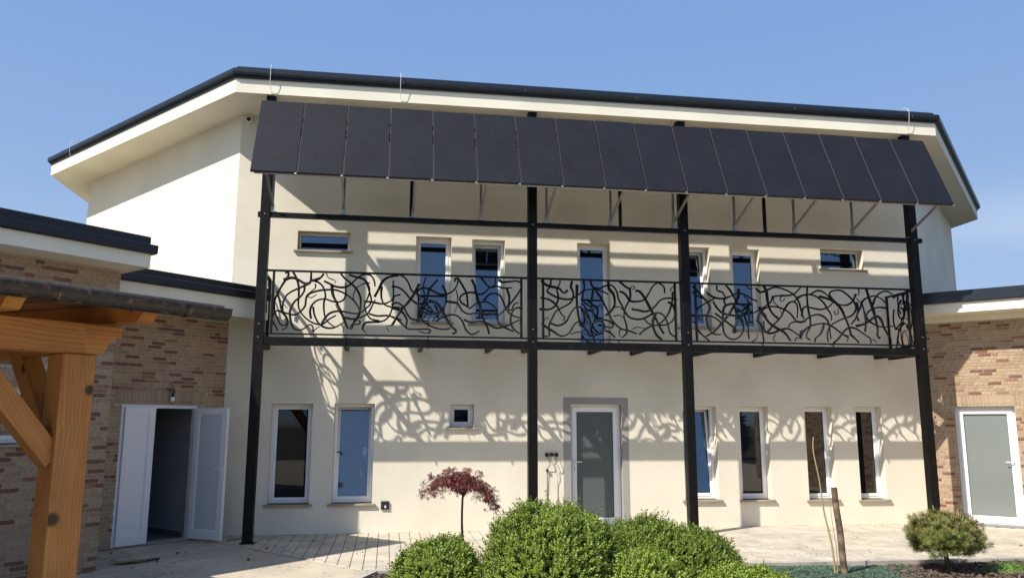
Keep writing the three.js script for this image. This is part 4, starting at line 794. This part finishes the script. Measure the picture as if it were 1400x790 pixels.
{ // red lace leaf maple
  const t = thing('red_maple', 'small umbrella shaped red lace leaf maple on a thin stem', 'tree', [0.85, BY, 4.35]);
  part('trunk', tube([[0.03, 0, 0], [0.025, 0.3, 0.01], [-0.01, 0.62, 0], [-0.012, 0.9, 0], [0, 1.05, 0.0]], 0.016, 0.011, 8), M.black, t);
  const top = (u) => { const K = [[-1, 1.15], [-0.6, 1.26], [-0.2, 1.28], [0.2, 1.26], [0.5, 1.16], [0.8, 1.0], [1, 0.84]]; for (let i = 0; i < 6; i++) if (u <= K[i + 1][0]) { const f = (u - K[i][0]) / (K[i + 1][0] - K[i][0]); return K[i][1] + (K[i + 1][1] - K[i][1]) * f; } return 0.84; };
  const leaf = leafSet(6, (i) => { const a = (i - 2.5) * 0.5, d = V(Math.sin(a), -0.75, rr(-0.5, 0.5)).normalize(); return { p: V(0, 0, 0), d, side: V(1, 0, rr(-0.5, 0.5)).normalize(), len: 0.062 * (1 - 0.1 * Math.abs(i - 2.5)) * rr(0.75, 1.2), wid: 0.0034 }; });
  const pts = [], crown = sub('crown', t);
  for (let k = 0; k < 26; k++) {
    const a = k * 2.39996, R = 0.2 + 0.25 * Math.sqrt((k + 1) / 26), X = Math.cos(a) * R, Z = Math.sin(a) * R * 0.85, yE = top(Math.max(-1, Math.min(1, X / 0.44))) - rr(0.02, 0.1) - 0.18 * Math.abs(Z);
    const P = [[0, 0.98, 0], [X * 0.3, 1.12 + rr(0, 0.04), Z * 0.3], [X * 0.65, (yE + 1.17) / 2 + 0.04, Z * 0.65], [X, yE, Z], [X * 1.06, yE - 0.08, Z * 1.06]];
    part('branch', tube(P, 0.006, 0.002, 5, 0.04), M.bark, crown);
    const c = new THREE.CatmullRomCurve3(P.map((p) => V(...p)));
    for (let i = 0; i < 48; i++) pts.push(c.getPointAt(Math.pow(rr(0.12, 1), 0.75)).add(V(rr(-0.05, 0.05), rr(-0.07, 0.05), rr(-0.05, 0.05))));
  }
  for (let k = 0; k < 7; k++) { const x = [-0.2, -0.13, 0.02, 0.05, 0.17, 0.3, -0.36][k], y = top(x / 0.44) + rr(0.0, 0.04), z = rr(-0.15, 0.15); for (let i = 0; i < 16; i++) pts.push(V(x + rr(-0.04, 0.04), y + rr(-0.05, 0.03), z + rr(-0.03, 0.03))); }
  scatter('foliage', leaf, M.mapleLeaf, pts.length, (i) => { const l = rr(0.6, 1.5); return { p: pts[i], d: V(rr(-0.45, 0.45), 1, rr(-0.45, 0.45)), s: rr(0.7, 1.15), c: lin(0.12 * l, (rnd() < 0.2 ? 0.022 : 0.011) * l, 0.012 * l) }; }, crown);
}
{ // dwarf pine on a short trunk
  const t = thing('dwarf_pine', 'dwarf pine clipped to a ball on a short dark trunk', 'tree', [6.75, BY, 4.2]);
  part('trunk', tube([[0.03, 0, 0], [0.0, 0.12, 0], [-0.02, 0.3, 0.0], [0, 0.45, 0]], 0.035, 0.02, 8), M.bark, t);
  const crown = sub('crown', t), pts = [];
  for (let i = 0; i < 1300; i++) {
    const a = rr(0, 6.2832), yy = rr(-0.75, 1), h = Math.sqrt(1 - yy * yy), k = rr(0.7, 1.02) * (1.05 + 1.15 * (fbm(Math.cos(a) * h * 0.8 + 3, yy * 0.8 + Math.sin(a) * h * 0.7 + 3, 5, 3, 23) - 0.5));
    pts.push([V(Math.cos(a) * h * 0.335 * k, 0.42 + yy * 0.225 * k, Math.sin(a) * h * 0.33 * k), V(Math.cos(a) * h, yy * 0.7 + 0.75, Math.sin(a) * h)]);
  }
  for (let k = 0; k < 9; k++) { const a = k * 0.7; part('branch', tube([[0, 0.3, 0], [Math.cos(a) * 0.16, 0.4, Math.sin(a) * 0.16], [Math.cos(a) * 0.27, 0.42 + 0.05 * (k % 3), Math.sin(a) * 0.27]], 0.014, 0.006, 6), M.bark, crown); }
  const tuft = leafSet(30, (i) => { const a = i * 2.4, e = rr(0.35, 1.1), d = V(Math.cos(a) * Math.cos(e), Math.sin(e), Math.sin(a) * Math.cos(e)); return { p: V(0, i / 30 * 0.05, 0), d, side: new THREE.Vector3().crossVectors(d, V(0, 1, 0)).normalize(), len: 0.065 * rr(0.8, 1.15), wid: 0.0026 }; });
  const candle = new THREE.CylinderGeometry(0.0035, 0.0075, 0.06, 5).translate(0, 0.075, 0);
  scatter('needles', tuft, M.needle, pts.length, (i) => { const l = rr(0.7, 1.3); return { p: pts[i][0], d: pts[i][1].clone().add(V(rr(-0.3, 0.3), 0, rr(-0.3, 0.3))), s: rr(0.8, 1.2), c: lin(0.125 * l, 0.145 * l, 0.026 * l) }; }, crown);
  scatter('candles', candle, M.needle, 640, (i) => ({ p: pts[i * 2][0], d: pts[i * 2][1].clone().add(V(rr(-0.2, 0.2), 0.4, rr(-0.2, 0.2))), s: rr(0.7, 1.2), c: lin(0.36, 0.24, 0.1) }), crown);
}
{ // the stake and the sapling beside it
  const st = tube([[0.06, -0.12, 0.02], [0.045, 0.2, 0], [0.03, 0.5, 0.004], [0, 0.8, 0], [-0.012, 1.02, 0]], 0.041, 0.036, 10, 0.04);
  one('wooden_stake', st.translate(5.37, BY, 4.15), M.bark, 'thick sawn off wooden stake in the green ground cover', 'stake');
  const sp = thing('sapling', 'thin bare yellowish sapling beside the wooden stake', 'sapling', [5.26, BY, 4.15]);
  part('stem', tube([[0.05, -0.02, 0], [0.02, 0.35, 0.01], [-0.05, 0.75, 0], [-0.09, 1.1, 0.01], [-0.14, 1.45, 0], [-0.13, 1.62, 0]], 0.0125, 0.006, 6), M.twig, sp);
  part('side_shoot', tube([[0.06, -0.02, 0.02], [0.07, 0.3, 0.02], [0.03, 0.65, 0.03], [0.02, 0.98, 0.02]], 0.006, 0.003, 6), M.twig, sp);
}
function inBed(x, z) { return z > 3.5 + 0.0262 * x; }
{ // green ground cover, bark mulch and grass tufts
  const blade = leafSet(6, (i) => { const a = i * 1.1, e = rr(0.3, 1.1), d = V(Math.cos(a) * Math.cos(e), Math.sin(e), Math.sin(a) * Math.cos(e)); return { p: V(0, 0, 0), d, side: new THREE.Vector3().crossVectors(d, V(0, 1, 0)).normalize(), len: 0.03 * rr(0.7, 1.3), wid: 0.003 }; });
  const spots = []; while (spots.length < 15000) { const x = rr(3.6, 6.9), z = rr(3.5, 6.2); if (inBed(x, z) && x < 6.6 - 0.35 * (z - 3.5) + 0.6 * (fbm(x, z, 4, 3, 29) - 0.5)) spots.push(V(x, -0.03 + 0.05 * (fbm(x / 8 + 1, z / 8, 8, 4, 101) - 0.5), z)); }
  const gc = scatter('ground_cover', blade, M.needle, spots.length, (i) => { const l = rr(0.7, 1.3); return { p: spots[i], d: V(rr(-0.3, 0.3), 1, rr(-0.3, 0.3)), s: rr(0.7, 1.3), c: lin(0.085 * l, 0.135 * l, 0.088 * l) }; }, scene);
  tag(gc, 'bluish green ground cover round the wooden stake', 'ground cover');
  const chip = new THREE.BoxGeometry(0.06, 0.014, 0.026), chips = [];
  while (chips.length < 4200) { const x = rr(5.4, 11), z = rr(3.55, 6); if (inBed(x, z) && x > 6.3 - 0.35 * (z - 3.5)) chips.push(V(x, -0.02 + rr(-0.01, 0.02) + 0.05 * (fbm(x / 8 + 1, z / 8, 8, 4, 101) - 0.5), z)); }
  for (let i = 0; i < 900; i++) chips.push(V(rr(-0.1, 1.0), -0.025 + rr(0, 0.025), rr(3.55, 4.6)));
  const mu = scatter('bark_mulch', chip, M.mulch, chips.length, (i) => { const l = rr(0.5, 1.4); return { p: chips[i], d: V(rr(-0.6, 0.6), 1, rr(-0.6, 0.6)), s: rr(0.5, 1.2), c: lin(0.12 * l, 0.085 * l, 0.06 * l) }; }, scene);
  tag(mu, 'brown bark mulch covering the planting bed', 'mulch');
  const gr = thing('grass_tuft', 'low bright green tuft at the edge of the bark mulch near the frosted annex door', 'grass', [7.55, BY, 4.25]);
  scatter('foliage', blade, M.needle, 700, () => { const a = rr(0, 6.28), r = Math.sqrt(rnd()); return { p: V(Math.cos(a) * r * 0.36, 0.1 * (1 - r * r) * rnd(), Math.sin(a) * r * 0.25), d: V(Math.cos(a) * r * 0.6, 1, Math.sin(a) * r * 0.6), s: rr(1.2, 2.0), c: lin(0.1 * rr(0.7, 1.3), 0.19 * rr(0.8, 1.2), 0.03) }; }, gr);
}
{ // loose crumbs of soil and dry leaf bits on the paving
  const bit = new THREE.IcosahedronGeometry(0.012, 0), where = []; while (where.length < 170) { const x = rr(-4, 9.3), z = rr(0.15, 3.2); if (x + z > -2.2 && z > x - 9) where.push(V(x, 0.006, z)); }
  const cr = scatter('paving_crumbs', bit, M.mulch, where.length, (i) => ({ p: where[i], d: V(rr(-1, 1), 1, rr(-1, 1)), s: rnd() < 0.08 ? rr(1.2, 2) : rr(0.3, 0.9), c: lin(0.16, 0.12, 0.08) }), scene);
  tag(cr, 'scattered crumbs of soil and dry leaf on the pale paving', 'debris');
}
// tall evergreens on the far side of the garden, behind the photographer: the door and windows mirror them
{
  const clump = spray(14, 0.5, 0.3, 0.05, 0.2);
  let nth = 0;
  for (const [x, z, h] of [[-1.5, 30, 4.6], [1.2, 31, 5.2], [3.6, 29.5, 4.8], [6.0, 30.5, 5.4], [8.4, 30, 4.7], [11, 31, 5.3], [13.6, 29.6, 4.9], [16.2, 31, 5.4], [18.8, 30, 5.0]]) {
    const t = thing('evergreen_tree', 'narrow evergreen across the garden, ' + NTH[nth++] + ' in the row counted from the carport side', 'tree', [x, -0.17, z], 0, 'row of evergreens across the garden');
    part('trunk', tube([[0, 0, 0], [0.03, h * 0.5, 0], [0, h * 0.93, 0]], 0.13, 0.03, 7, 0.5), M.bark, t);
    scatter('crown', clump, M.needle, 620, () => { const v = Math.pow(rnd(), 0.8), a = rr(0, 6.28), r = (1.35 * (1 - v) + 0.08) * rr(0.6, 1.05) * (1 + 0.25 * Math.sin(a * 3 + x)); const l = rr(0.6, 1.3); return { p: V(Math.cos(a) * r, 0.25 + v * (h - 0.6), Math.sin(a) * r), d: V(Math.cos(a), 0.6, Math.sin(a)), s: rr(0.8, 1.3), c: lin(0.035 * l, 0.065 * l, 0.02 * l) }; }, t);
  }
}

renderer.render(scene, camera);
